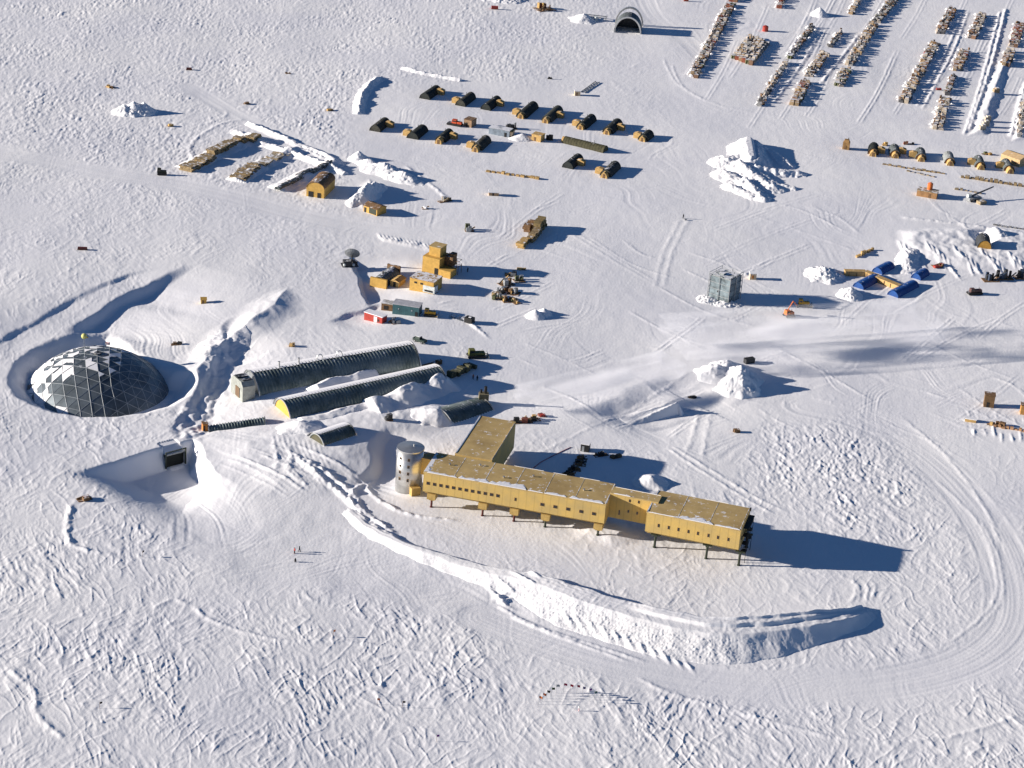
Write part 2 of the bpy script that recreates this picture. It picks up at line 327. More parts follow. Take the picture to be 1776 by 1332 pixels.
# ------------------------------------------------------------------ materials
MATS = {}
def mat(key, col, rough=0.7, metal=0.0, var=0.12, vs_=3.0, snow=0.0, bump=0.0, stripes=None, spec=0.4, col2=None):
    """paint or wood with uneven colour; snow > 0 lays wind-packed snow in patches on surfaces that face up"""
    if key in MATS: return MATS[key]
    m = bpy.data.materials.new(key); m.use_nodes = True; n = m.node_tree.nodes; l = m.node_tree.links
    b = n['Principled BSDF']; b.inputs['Roughness'].default_value = rough; b.inputs['Metallic'].default_value = metal
    b.inputs['Specular IOR Level'].default_value = spec
    tc = n.new('ShaderNodeTexCoord')
    no = n.new('ShaderNodeTexNoise'); no.inputs['Scale'].default_value = vs_*0.25; no.inputs['Detail'].default_value = 6; no.inputs['Roughness'].default_value = 0.65
    l.new(tc.outputs['Object'], no.inputs['Vector'])
    mx = n.new('ShaderNodeMix'); mx.data_type = 'RGBA'
    c2 = col2 or tuple(c*(1-2.2*var) for c in col)
    mx.inputs['A'].default_value = (*[min(1, c*(1+var)) for c in col], 1); mx.inputs['B'].default_value = (*[max(0, c) for c in c2], 1)
    mr = n.new('ShaderNodeMapRange'); mr.inputs['From Min'].default_value = 0.36; mr.inputs['From Max'].default_value = 0.66
    l.new(no.outputs[0], mr.inputs[0]); l.new(mr.outputs[0], mx.inputs['Factor'])
    out = mx.outputs['Result']
    if stripes:      # seams between panels: (axis vector, spacing, darkness)
        ax, sp, dk = stripes
        dt = n.new('ShaderNodeVectorMath'); dt.operation = 'DOT_PRODUCT'; dt.inputs[1].default_value = ax
        l.new(tc.outputs['Object'], dt.inputs[0])
        a = n.new('ShaderNodeMath'); a.operation = 'DIVIDE'; a.inputs[1].default_value = sp; l.new(dt.outputs['Value'], a.inputs[0])
        fr = n.new('ShaderNodeMath'); fr.operation = 'FRACT'; l.new(a.outputs[0], fr.inputs[0])
        lt = n.new('ShaderNodeMath'); lt.operation = 'LESS_THAN'; lt.inputs[1].default_value = 0.12; l.new(fr.outputs[0], lt.inputs[0])
        ml = n.new('ShaderNodeMath'); ml.operation = 'MULTIPLY'; ml.inputs[1].default_value = dk; l.new(lt.outputs[0], ml.inputs[0])
        m2 = n.new('ShaderNodeMix'); m2.data_type = 'RGBA'; m2.inputs['B'].default_value = (*[c*0.35 for c in col], 1)
        l.new(ml.outputs[0], m2.inputs['Factor']); l.new(out, m2.inputs['A']); out = m2.outputs['Result']
    if snow > 0:
        ge = n.new('ShaderNodeNewGeometry'); sx = n.new('ShaderNodeSeparateXYZ'); l.new(ge.outputs['Normal'], sx.inputs[0])
        n2 = n.new('ShaderNodeTexNoise'); n2.inputs['Scale'].default_value = 0.55; n2.inputs['Detail'].default_value = 8; n2.inputs['Roughness'].default_value = 0.7
        l.new(ge.outputs['Position'], n2.inputs['Vector'])
        ad = n.new('ShaderNodeMath'); ad.operation = 'MULTIPLY_ADD'; ad.inputs[1].default_value = 0.55; l.new(sx.outputs['Z'], ad.inputs[0]); l.new(n2.outputs[0], ad.inputs[2])
        r2 = n.new('ShaderNodeMapRange'); th = 1.055+(0.5-snow)*0.30
        r2.inputs['From Min'].default_value = th-0.03; r2.inputs['From Max'].default_value = th+0.04; l.new(ad.outputs[0], r2.inputs[0])
        m3 = n.new('ShaderNodeMix'); m3.data_type = 'RGBA'; m3.inputs['B'].default_value = (0.88, 0.88, 0.9, 1)
        l.new(r2.outputs[0], m3.inputs['Factor']); l.new(out, m3.inputs['A']); out = m3.outputs['Result']
    l.new(out, b.inputs['Base Color'])
    if bump:
        bp = n.new('ShaderNodeBump'); bp.inputs['Strength'].default_value = bump; bp.inputs['Distance'].default_value = 0.05
        l.new(no.outputs[0], bp.inputs['Height']); l.new(bp.outputs[0], b.inputs['Normal'])
    MATS[key] = m; return m

def snow_mat(key='snow', fine=1.0):
    if key in MATS: return MATS[key]
    m = bpy.data.materials.new(key); m.use_nodes = True; n = m.node_tree.nodes; l = m.node_tree.links
    b = n['Principled BSDF']; b.inputs['Roughness'].default_value = 0.75; b.inputs['Specular IOR Level'].default_value = 0.25
    tc = n.new('ShaderNodeTexCoord')
    a = n.new('ShaderNodeTexNoise'); a.inputs['Scale'].default_value = 0.02; a.inputs['Detail'].default_value = 7; l.new(tc.outputs['Object'], a.inputs['Vector'])
    mx = n.new('ShaderNodeMix'); mx.data_type = 'RGBA'; mx.inputs['A'].default_value = (0.86, 0.86, 0.88, 1); mx.inputs['B'].default_value = (0.93, 0.925, 0.92, 1)
    r = n.new('ShaderNodeMapRange'); r.inputs['From Min'].default_value = 0.38; r.inputs['From Max'].default_value = 0.62
    l.new(a.outputs[0], r.inputs[0]); l.new(r.outputs[0], mx.inputs['Factor']); l.new(mx.outputs['Result'], b.inputs['Base Color'])
    c = n.new('ShaderNodeTexNoise'); c.inputs['Scale'].default_value = 1.6; c.inputs['Detail'].default_value = 6; c.inputs['Roughness'].default_value = 0.7
    l.new(tc.outputs['Object'], c.inputs['Vector'])
    bp = n.new('ShaderNodeBump'); bp.inputs['Strength'].default_value = 0.35*fine; bp.inputs['Distance'].default_value = 0.12
    l.new(c.outputs[0], bp.inputs['Height']); l.new(bp.outputs[0], b.inputs['Normal'])
    MATS[key] = m; return m

# ------------------------------------------------------------------ object helpers
def link_mesh(name, vs, fs, material, parent=None, smooth=False, mats=None, midx=None):
    me = bpy.data.meshes.new(name)
    me.from_pydata([tuple(v) for v in vs], [], fs)
    for m_ in (mats or [material]): me.materials.append(m_)
    if midx is not None: me.polygons.foreach_set('material_index', midx)
    if smooth: me.polygons.foreach_set('use_smooth', [True]*len(me.polygons))
    me.update()
    o = bpy.data.objects.new(name, me); C.objects.link(o)
    if parent: o.parent = parent
    return o

class MB:
    """collects shapes, then builds them as one mesh object"""
    def __init__(s): s.v = []; s.f = []
    def add(s, vs, fs):
        k = len(s.v); s.v += [tuple(v) for v in vs]; s.f += [tuple(i+k for i in f) for f in fs]; return s
    def box(s, x, y, z, sx, sy, sz, rz=0.0, tp=1.0):
        """centre of the base, sizes, turn, taper of the top"""
        c, n = math.cos(rz), math.sin(rz); vs = []
        for zz, k in ((z, 1), (z+sz, tp)):
            for a, b in ((-1, -1), (1, -1), (1, 1), (-1, 1)):
                u, v = a*sx/2*k, b*sy/2*k; vs.append((x+u*c-v*n, y+u*n+v*c, zz))
        return s.add(vs, [(3, 2, 1, 0), (4, 5, 6, 7), (0, 1, 5, 4), (1, 2, 6, 5), (2, 3, 7, 6), (3, 0, 4, 7)])
    def prism(s, poly, x0, x1):
        """polygon in (y, z) drawn out along x"""
        n = len(poly); vs = [(x0, a, b) for a, b in poly]+[(x1, a, b) for a, b in poly]
        return s.add(vs, [tuple(range(n))[::-1], tuple(range(n, 2*n))]+[(i, (i+1) % n, n+(i+1) % n, n+i) for i in range(n)])
    def cyl(s, x, y, z, r, h, n=16, r2=None):
        r2 = r if r2 is None else r2; vs = []
        for zz, q in ((z, r), (z+h, r2)):
            vs += [(x+q*math.cos(2*math.pi*i/n), y+q*math.sin(2*math.pi*i/n), zz) for i in range(n)]
        return s.add(vs, [tuple(range(n))[::-1], tuple(range(n, 2*n))]+[(i, (i+1) % n, n+(i+1) % n, n+i) for i in range(n)])
    def tube(s, a, b, r, n=6, r2=None):
        a = Vector(a); b = Vector(b); d = (b-a)
        if d.length < 1e-6: return s
        q = d.to_track_quat('Z', 'Y'); r2 = r if r2 is None else r2; vs = []
        for p, rr in ((a, r), (b, r2)):
            vs += [p+q @ Vector((rr*math.cos(2*math.pi*i/n), rr*math.sin(2*math.pi*i/n), 0)) for i in range(n)]
        return s.add(vs, [tuple(range(n))[::-1], tuple(range(n, 2*n))]+[(i, (i+1) % n, n+(i+1) % n, n+i) for i in range(n)])
    def path(s, pts, r, n=6):
        for a, b in zip(pts, pts[1:]): s.tube(a, b, r, n)
        return s
    def ball(s, x, y, z, r, n=10, m=7, sz=1.0):
        vs = []; fs = []
        for j in range(m+1):
            t = math.pi*j/m
            for i in range(n): vs.append((x+r*math.sin(t)*math.cos(2*math.pi*i/n), y+r*math.sin(t)*math.sin(2*math.pi*i/n), z+r*sz*math.cos(t)))
        for j in range(m):
            for i in range(n): fs.append((j*n+i, (j+1)*n+i, (j+1)*n+(i+1) % n, j*n+(i+1) % n))
        return s.add(vs, fs)
    def arch(s, x0, x1, w, h, seg=14, th=0.15, z=0.0, y=0.0, corr=0, depth=0.0, ends=False, half=math.pi):
        """half-round shell along x, w wide and h high; corr = number of corrugations along x"""
        ns = max(1, corr*4) if corr else 1
        vs = []; fs = []
        a0 = (math.pi-half)/2
        for layer in (0, 1):
            for j in range(ns+1):
                x = x0+(x1-x0)*j/ns
                o = depth*(math.sin(2*math.pi*j/4) if corr else 0) if layer == 0 else -th
                for i in range(seg+1):
                    t = a0+half*i/seg
                    vs.append((x, y-(w/2+o)*math.cos(t), z+(h+o)*math.sin(t)))
        N = seg+1; M = (ns+1)*N
        for j in range(ns):
            for i in range(seg):
                a = j*N+i; fs.append((a, a+1, a+N+1, a+N)); b = a+M; fs.append((b, b+N, b+N+1, b+1))
        for j in (0, ns):
            for i in range(seg):
                a = j*N+i; fs.append((a, a+M, a+M+1, a+1) if j == 0 else (a, a+1, a+M+1, a+M))
        for j in range(ns):
            a = j*N; fs.append((a, a+N, a+N+M, a+M)); a = j*N+seg; fs.append((a, a+M, a+N+M, a+N))
        return s.add(vs, fs)
    def disc(s, x, w, h, th=0.1, seg=14, z=0.0, y=0.0):
        poly = [(y-w/2*math.cos(math.pi*i/seg), z+h*math.sin(math.pi*i/seg)) for i in range(seg+1)]
        return s.prism(poly, x-th/2, x+th/2)
    def build(s, name, material, parent=None, smooth=False):
        return link_mesh(name, s.v, s.f, material, parent, smooth)

def thing(name, label, cat, loc, rz=0.0, group=None):
    o = bpy.data.objects.new(name, None); C.objects.link(o); o.empty_display_size = 1
    o.location = loc; o.rotation_euler = (0, 0, rz); o['label'] = label; o['category'] = cat
    if group: o['group'] = group
    return o

def tag(o, label, cat, group=None):
    o['label'] = label; o['category'] = cat
    if group: o['group'] = group
    return o

def dup(root, loc, rz, label=None, group=None, scale=None):
    def cp(o, par):
        c = o.copy(); C.objects.link(c)
        if par: c.parent = par
        for ch in KIDS.get(o.name, []): cp(ch, c)
        return c
    r = cp(root, None); r.location = loc; r.rotation_euler = (0, 0, rz)
    if scale: r.scale = scale
    if label: r['label'] = label
    if group: r['group'] = group
    return r
KIDS = {}
def index_kids():
    KIDS.clear()
    for o in bpy.data.objects:
        if o.parent: KIDS.setdefault(o.parent.name, []).append(o)

# ------------------------------------------------------------------ the ground: one sheet of snow, dense where the photograph looks, reaching the horizon
STEP = 1.4
A_ = np.concatenate([[-30000, -9000, -4000, -2200, -1500, -1200], np.arange(-1060, 1061, STEP), [1200, 1500, 2200, 4000, 9000, 30000]])
B_ = np.concatenate([[-9000, -4000, -2000, -1300, -1000], np.arange(-850, 846, STEP), [960, 1150, 1400, 1600, 1720, 1790]])

def ab(X, Y):
    """ground point -> the sheet's own grid parameters"""
    y = Y+Y0; dep = y*CP+H*SP; up = y*SP-H*CP
    return X/dep*F, up/dep*F

def uv_of(X, Y):
    a, b = ab(X, Y); return 888+CR*a+SR*b, 666-(-SR*a+CR*b)

def build_ground():
    a, b = np.meshgrid(A_, B_)
    t = H/(SP-b/F*CP); X = a/F*t; Y = (CP+b/F*SP)*t-Y0
    U = 888+CR*a+SR*b; V = 666-(-SR*a+CR*b)
    Z = ground_height(X, Y, U, V)
    m = (np.abs(a) > 1100) | (b < -900) | (b > 880)
    Z[m] = 0.0
    n, k = Z.shape
    co = np.empty((n*k, 3), np.float32); co[:, 0] = X.ravel(); co[:, 1] = Y.ravel(); co[:, 2] = Z.ravel()
    i, j = np.meshgrid(np.arange(n-1), np.arange(k-1), indexing='ij'); q = (i*k+j).ravel()
    fc = np.stack([q, q+1, q+k+1, q+k], 1).astype(np.int32)
    me = bpy.data.meshes.new('snow_ground')
    me.vertices.add(n*k); me.vertices.foreach_set('co', co.ravel())
    me.loops.add(fc.size); me.loops.foreach_set('vertex_index', fc.ravel())
    me.polygons.add(len(fc)); me.polygons.foreach_set('loop_start', np.arange(0, fc.size, 4, dtype=np.int32))
    me.polygons.foreach_set('loop_total', np.full(len(fc), 4, np.int32))
    me.polygons.foreach_set('use_smooth', np.ones(len(fc), bool))
    me.update(calc_edges=True); me.materials.append(snow_mat())
    o = bpy.data.objects.new('snow_ground', me); C.objects.link(o); o['kind'] = 'structure'
    return Z
ZG = build_ground()

def ground_bilin(aa, bb):
    j = np.clip(np.searchsorted(A_, aa)-1, 0, len(A_)-2); i = np.clip(np.searchsorted(B_, bb)-1, 0, len(B_)-2)
    u = (aa-A_[j])/(A_[j+1]-A_[j]); v = (bb-B_[i])/(B_[i+1]-B_[i])
    return (ZG[i, j]*(1-u)+ZG[i, j+1]*u)*(1-v)+(ZG[i+1, j]*(1-u)+ZG[i+1, j+1]*u)*v

def gz(x, y):
    a, b = ab(x, y)
    j = min(max(int(np.searchsorted(A_, a)), 0), len(A_)-1); i = min(max(int(np.searchsorted(B_, b)), 0), len(B_)-1)
    return float(ZG[i, j])

def at(px, py, sink=0.05):
    """the point of the snow surface seen at a pixel"""
    z = 0.0
    for _ in range(3):
        x, y, _z = G(px, py, z); z = gz(x, y)
    x, y, _z = G(px, py, z)
    return (x, y, z-sink)

def heading(p, q):
    a, b = G(*p), G(*q); return math.atan2(b[1]-a[1], b[0]-a[0])

def heap(name, label, field, xr, yr, res, cat='snow pile', group=None):
    """a pile of snow: a patch of its own that rises out of the ground sheet; field(X, Y) gives its height"""
    xs = np.arange(xr[0], xr[1], res); ys = np.arange(yr[0], yr[1], res)
    X, Y = np.meshgrid(xs, ys); Hh = field(X, Y)
    aa, bb = ab(X, Y)
    jj = np.clip(np.searchsorted(A_, aa), 0, len(A_)-1); ii = np.clip(np.searchsorted(B_, bb), 0, len(B_)-1)
    Z = ground_bilin(aa, bb)+np.where(Hh > 0.02, Hh, -0.25)
    keep = Hh > 0.02
    kq = keep[:-1, :-1] | keep[1:, :-1] | keep[:-1, 1:] | keep[1:, 1:]
    idx = -np.ones(X.shape, int); used = np.zeros(X.shape, bool)
    used[:-1, :-1] |= kq; used[1:, :-1] |= kq; used[:-1, 1:] |= kq; used[1:, 1:] |= kq
    idx[used] = np.arange(used.sum())
    vs = np.stack([X[used], Y[used], Z[used]], 1)
    i, j = np.nonzero(kq)
    fs = np.stack([idx[i, j], idx[i, j+1], idx[i+1, j+1], idx[i+1, j]], 1)
    cxm, cym = float(vs[:, 0].mean()), float(vs[:, 1].mean()); cz = float(vs[:, 2].min())
    vs = vs-np.array([cxm, cym, cz])
    o = link_mesh(name, vs.tolist(), [tuple(f) for f in fs.tolist()], snow_mat(), smooth=True)
    o.location = (cxm, cym, cz)
    return tag(o, label, cat, group)

# ------------------------------------------------------------------ the elevated station
rnd = random.Random(7)
YEL = mat('ochre_wall', (0.58, 0.39, 0.11), 0.75, var=0.08, vs_=0.7, stripes=((1, 0, 0), 2.4, 0.22), col2=(0.47, 0.34, 0.13))
YELR = mat('ochre_roof', (0.50, 0.36, 0.15), 0.85, var=0.12, vs_=0.5, snow=0.13, stripes=((0, 1, 0), 0.9, 0.12), col2=(0.36, 0.25, 0.10))
SEAM = mat('roof_seam', (0.50, 0.42, 0.28), 0.8, snow=0.5)
YELD = mat('ochre_beam', (0.48, 0.32, 0.10), 0.8, var=0.1)
GLS = mat('window_glass', (0.02, 0.017, 0.015), 0.15, var=0.0, spec=0.7)
FRM = mat('window_trim', (0.30, 0.17, 0.06), 0.6)
OLV = mat('leg_green', (0.035, 0.045, 0.028), 0.6); RUST = mat('leg_red', (0.10, 0.02, 0.015), 0.6)
GALV = mat('galvanised', (0.62, 0.62, 0.6), 0.34, 0.75, var=0.07, vs_=2, stripes=((0, 0, 1), 2.2, 0.18))
BLK = mat('black_paint', (0.015, 0.015, 0.015), 0.6)

def on_wall(px, py, o, ang):
    """where the sight line meets the vertical plane through o running along ang: (distance along, height)"""
    d = ray(px, py); c, s = math.cos(ang), math.sin(ang)
    nx, ny = -s, c
    t = (nx*o[0]+ny*(o[1]+Y0))/(nx*d[0]+ny*d[1])
    return (d[0]*t-o[0])*c+(d[1]*t-Y0-o[1])*s, H+d[2]*t

def snow_strip(x0, x1, y0, wd, z, seed, amp=0.6, along='x'):
    """a thin lip of wind-packed snow with a ragged edge"""
    r = random.Random(seed); mb = MB(); n = max(6, int(abs(x1-x0)/0.7)); w_ = []
    cur = wd
    for i in range(n+1):
        cur = cur*0.65+0.35*wd*(1+amp*r.uniform(-2.2, 2.2)); w_.append(max(0.06, cur))
    w_[0] = w_[-1] = 0.05
    vs = []
    for i in range(n+1):
        x = x0+(x1-x0)*i/n
        for y, zz in ((y0, z+0.002), (y0, z+0.16), (y0+w_[i]*0.6, z+0.14), (y0+w_[i], z+0.002)):
            vs.append((x, y, zz) if along == 'x' else (y, x, zz))
    fs = []
    for i in range(n):
        a = i*4
        for k in range(4): fs.append((a+k, a+(k+1) % 4, a+4+(k+1) % 4, a+4+k))
    return mb.add(vs, fs+[(3, 2, 1, 0), (n*4, n*4+1, n*4+2, n*4+3)])

def window(parent, x, z, w_, h_, y=0.0, name='window'):
    f = MB().box(x, y, z-h_/2-0.08, w_+0.16, 0.12, h_+0.16).build(name, FRM, parent)
    MB().box(x, y-0.035, z-h_/2, w_, 0.12, h_).build('pane', GLS, f)

def pod(name, label, cat, o, ang, L, Wd, wins, zf=5.7, zr=12.0, left_bevel=False):
    t = thing(name, label, cat, (o[0], o[1], 0), ang)
    poly = [(0, zf), (0, zr-0.35), (Wd, zr-0.35), (Wd, zf), (Wd-1.3, zf-0.85), (1.3, zf-0.85)]
    body = MB().prism(poly, 0, L).build('wall', YEL, t)
    rf = MB()
    rf.prism([(-0.12, zr-0.35), (0.15, zr-0.02), (Wd*0.5, zr+0.12), (Wd-0.15, zr-0.02), (Wd+0.12, zr-0.35)], -0.12, L+0.12)
    r = rf.build('roof', YELR, t)
    for k in range(1, int(L/9)+1): MB().prism([(.2, zr-.012), (.2, zr+.015), (Wd/2, zr+.155), (Wd-.2, zr+.015), (Wd-.2, zr-.012), (Wd/2, zr+.125)], k*9.1-.09, k*9.1+.09).build('roof_seam', SEAM, r)
    sk = MB().box(L/2, 1.9, zf-1.25, L-0.6, 0.4, 0.4).box(L/2, Wd-1.9, zf-1.25, L-0.6, 0.4, 0.4)
    for k in range(int(L/4)): sk.box(2+k*4, Wd/2, zf-1.2, 0.3, Wd-3.4, 0.3)
    sk.build('floor_beam', YELD, t)
    for (x, z, w_, h_) in wins: window(body, x, z, w_, h_)
    return t, body, r

AM = math.radians(-12.2); OM = (-23.8, -93.2)
mw = []
for i in range(12):
    px = 742.8+(863.5-742.8)*i/11; py = 832.6+(856.8-832.6)*i/11
    x, z = on_wall(px, py, OM, AM); mw.append((x, 8.55, 0.85, 0.85))
mw.append((on_wall(894, 863, OM, AM)[0], 8.4, 0.4, 0.9))
for px, py in ((940.6, 872), (963, 876.6), (985.3, 881.1), (1008, 885.3), (1030, 890)):
    mw.append((on_wall(px, py, OM, AM)[0], 8.3, 1.0, 0.85))
main_pod, mwall, mroof = pod('elevated_building', 'longest ochre building on stilts, a row of square windows near the metal tower', 'station building', OM, AM, 54.8, 14.0, mw)
caps = []
for i, (px, py, m_) in enumerate(((748, 880, RUST), (836, 897, RUST), (890, 908, RUST), (944, 918, OLV), (1034, 937, OLV))):
    g = G(px, py); c, s = math.cos(AM), math.sin(AM); x = (g[0]-OM[0])*c+(g[1]-OM[1])*s
    for yy, nm in ((1.4, 0), (12.4, 1)):
        wx_, wy_ = OM[0]+x*c-yy*s, OM[1]+x*s+yy*c
        zg = gz(wx_, wy_)-0.4
        lg = MB().cyl(x, yy, zg, 0.33, 3.3-zg, 12).cyl(x, yy, zg, 0.55, 0.6, 12, 0.45).build('leg', m_, main_pod)
        MB().box(x, yy+(0.3 if nm == 0 else -0.3), 3.0, 2.6, 2.6, 1.85).box(x, yy, 2.7, 1.5, 1.5, 0.32).build('leg_capital', YELD if px > 0 else OLV, lg)
for x0, x1, wd, sd_ in ((1.0, 10, 1.0, 1), (10.5, 17, 1.3, 2), (15.5, 31, 2.6, 3), (31.5, 36, 1.2, 4), (36.5, 43, .9, 5), (44, 54, 1.3, 6)):
    snow_strip(x0, x1, 0.02, wd, 11.98, sd_).build('edge_snow', snow_mat(), mroof)
snow_strip(0.3, 13.6, 0.0, 2.0, 11.98, 8, along='y').build('edge_snow', snow_mat(), mroof)
snow_strip(13.5, 3, 54.75, -1.4, 11.98, 9, along='y').build('edge_snow', snow_mat(), mroof)
for x0, x1, sd_ in ((24, 33, 21), (36, 40, 22), (44, 50, 23)):
    snow_strip(x0, x1, 13.9, -0.8, 11.98, sd_).build('edge_snow', snow_mat(), mroof)
v = MB()
for x, y in ((6, 7), (14.5, 10), (23, 5), (31, 9), (47, 6)): v.cyl(x, y, 12.0, 0.22, 0.55, 8).cyl(x, y, 12.5, 0.34, 0.12, 8)
v.build('roof_vent', GALV, mroof)

AR = math.radians(-14.5); OR_ = (41.6, -107.4)
rw = []
for zx, zy in ((367, 547), (470, 568), (570, 587), (673, 608), (770, 628), (878, 650), (976, 668), (1083, 690)):
    x, z = on_wall(1080+zx/5.92, 820+zy/5.92, OR_, AR); rw.append((x, 8.35, 0.42, 0.95))
right_pod, rwall, rroof = pod('elevated_building', 'shorter ochre building on tall dark legs, right of the corridor, eight narrow windows', 'station building', OR_, AR, 27.6, 14.9, rw)
c, s = math.cos(AR), math.sin(AR)
for px, py in ((1131, 958), (1221, 976), (1278, 987)):
    g = G(px, py); x = (g[0]-OR_[0])*c+(g[1]-OR_[1])*s
    for yy in (1.5, 13.2):
        wx_, wy_ = OR_[0]+x*c-yy*s, OR_[1]+x*s+yy*c
        zg = gz(wx_, wy_)-0.4
        lg = MB().cyl(x, yy, zg, 0.36, 4.5-zg, 12).cyl(x, yy, zg, 0.6, 0.6, 12, 0.5).build('leg', OLV, right_pod)
        MB().box(x, yy, 3.9, 1.0, 1.0, 0.6).box(x, yy, 4.2, 2.8, 0.7, 0.35).build('leg_capital', OLV, lg)
for x0, x1, wd, sd_ in ((0.4, 11, .5, 31), (8, 19.5, 2.0, 32), (20, 27.3, .7, 33)):
    snow_strip(x0, x1, 0.02, wd, 11.98, sd_).build('edge_snow', snow_mat(), rroof)
snow_strip(0.1, 14.8, 0.0, 0.42, 11.98, 34, 0.2, along='y').build('edge_snow', snow_mat(), rroof)
snow_strip(14, 21, 14.8, -0.7, 11.98, 35).build('edge_snow', snow_mat(), rroof)
st = MB()      # the fire stairs hung on the far end
for k in range(3):
    z0 = 3.2+k*2.6; st.box(28.6, 4.5, z0, 1.5, 2.2, 0.12).box(28.6, 11.0, z0+1.3, 1.5, 2.2, 0.12)
    for q in range(8): st.box(28.6, 5.7+q*0.55, z0+0.16*q, 1.3, 0.3, 0.06)
    for yy in (3.6, 11.9): st.tube((29.3, yy, z0), (29.3, yy, z0+2.5), 0.06); st.tube((27.9, yy, z0), (27.9, yy, z0+2.5), 0.06)
    st.tube((29.3, 3.6, z0+1.05), (29.3, 11.9, z0+2.2), 0.05)
for yy in (3.6, 11.9):
    for xx in (27.9, 29.3): st.tube((xx, yy, -0.4), (xx, yy, 4), 0.09)
st.box(28.6, 8, 10.9, 1.7, 9, 0.14)
st.build('stairs', BLK, right_pod)
MB().box(27.72, 8.2, 6.0, 0.16, 1.2, 2.3).box(27.72, 3.0, 7.6, 0.14, 0.8, 1.0).build('door', OLV, right_pod)
MB().box(27.75, 13.9, 11.6, 0.4, 0.8, 0.9).build('roof_lamp', BLK, right_pod)

# corridor between the two buildings
cor = thing('link_corridor', 'recessed ochre corridor with four slots of windows joining the two buildings on stilts', 'corridor', (*G(1066, 898.5, 4.7)[:2], 0), AR)
lo = G(1066, 898.5, 4.7)[:2]; LL = 12.4
cb = MB().prism([(0, 4.7), (0, 12.3), (4.6, 12.3), (4.6, 4.7)], -2.0, LL).build('wall', YEL, cor)
cr = MB().prism([(-0.1, 12.3), (0.1, 12.5), (4.5, 12.5), (4.7, 12.3)], -2.1, LL+0.02).build('roof', YELR, cor)
snow_strip(-1.5, LL-0.3, 4.4, -1.6, 12.5, 41, 0.3).build('edge_snow', snow_mat(), cr); snow_strip(-1, 4, 0.1, 0.7, 12.5, 42, 0.3).build('edge_snow', snow_mat(), cr)
for zx, zy in ((1138, 642), (1230, 655), (1125, 750), (1215, 770)):
    x, z = on_wall(900+zx/5.92, 760+zy/5.92, lo, AR); window(cb, x, z, 0.4, 0.8)
window(cb, 1.2, 6.8, 0.35, 1.5, name='door'); 

# rear wing
AW = math.radians(77.3-90)
wg = thing('rear_wing', 'ochre wing reaching back from the longest building, roof edged with snow', 'station building', (-15.3, -79.4, 0), AW)
wb = MB().box(5.7, 14.1, 3.0, 11.5, 28.6, 8.65).build('wall', YEL, wg)
wr = MB().prism([(0, 0), (0, 0.35), (28.5, 0.35), (28.5, 0)], 0, 11.5)
wr.v = [(a-0.06, b-0.1, z+11.66) for a, b, z in wr.v]; wr = wr.build('roof', YELR, wg)
snow_strip(0.3, 28.3, 0.0, 0.4, 12.01, 51, 0.15, along='y').build('edge_snow', snow_mat(), wr)
snow_strip(0.3, 12, 11.35, -2.6, 12.01, 52, 0.35, along='y').build('edge_snow', snow_mat(), wr)
snow_strip(13, 27, 11.35, -0.5, 12.01, 53, 0.4, along='y').build('edge_snow', snow_mat(), wr)
MB().box(11.55, 5, 3.2, 0.2, 2.4, 2.6).build('door', OLV, wg)
lp = MB()
for x in (1.5, 10):
    for y in (4, 14, 25): lp.cyl(x, y, -0.8, 0.35, 3.9, 10)
lp.build('leg', OLV, wg)
MB().box(13.2, 3, 1.4, 3.2, 4.2, 0.2).box(13.2, 3, 0.0, 2.6, 3.4, 1.4).tube((14.6, 1, 1.5), (14.6, 1, 2.7), .06).tube((14.6, 5, 1.5), (14.6, 5, 2.7), .06).tube((14.6, 1, 2.7), (14.6, 5, 2.7), .06).build('landing', OLV, wg)

# round tower and its bridge
tw = thing('stair_tower', 'round bare-metal tower with two columns of small dark windows', 'tower', (-28.6, -81.0, 0), 0)
zb = gz(-28.6, -81)-0.6
tb = MB().cyl(0, 0, zb, 4.05, 13.4-zb, 48).build('shell', GALV, tw)
for p in tb.data.polygons: p.use_smooth = len(p.vertices) == 4
TT = MB().cyl(0, 0, 13.4, 4.2, 0.35, 48).cyl(0, 0, 13.75, 4.0, 0.5, 48, 0.4).cyl(1.0, 0.6, 13.9, 0.25, 0.7, 10).build('tower_cap', GALV, tw)
for az, zs in ((-131, (11.2, 8.9, 6.7, 4.5)), (-92, (11.3, 9.0, 6.7, 4.5))):
    for z in zs:
        a = math.radians(az); m = MB(); m.box(0, 0, -0.45, 0.72, 0.25, 0.95)
        o_ = m.build('window', FRM, tb); o_.location = (4.02*math.cos(a), 4.02*math.sin(a), z); o_.rotation_euler = (0, 0, a+math.pi/2)
        MB().box(0, -0.05, -0.36, 0.54, 0.25, 0.76).build('pane', GLS, tb).parent = o_
pr = MB().prism([(-1.4, -0.6), (1.4, -0.6), (1.4, 2.6), (-1.4, 2.6)], 3.6, 5.6); po = pr.build('entrance_porch', YELD, tw); po.rotation_euler = (0, 0, math.radians(-62))
br = thing('bridge', 'short ochre bridge from the metal tower to the longest building', 'corridor', (-25.2, -80.5, 0), math.radians(-16))
MB().prism([(-2.2, 5.9), (-2.2, 11.2), (2.0, 11.2), (2.0, 5.9)], 0.2, 5.6).build('wall', YEL, br)
MB().prism([(-2.3, 11.2), (-2.3, 11.4), (2.1, 11.4), (2.1, 11.2)], 0.1, 5.6).build('roof', YELR, br)

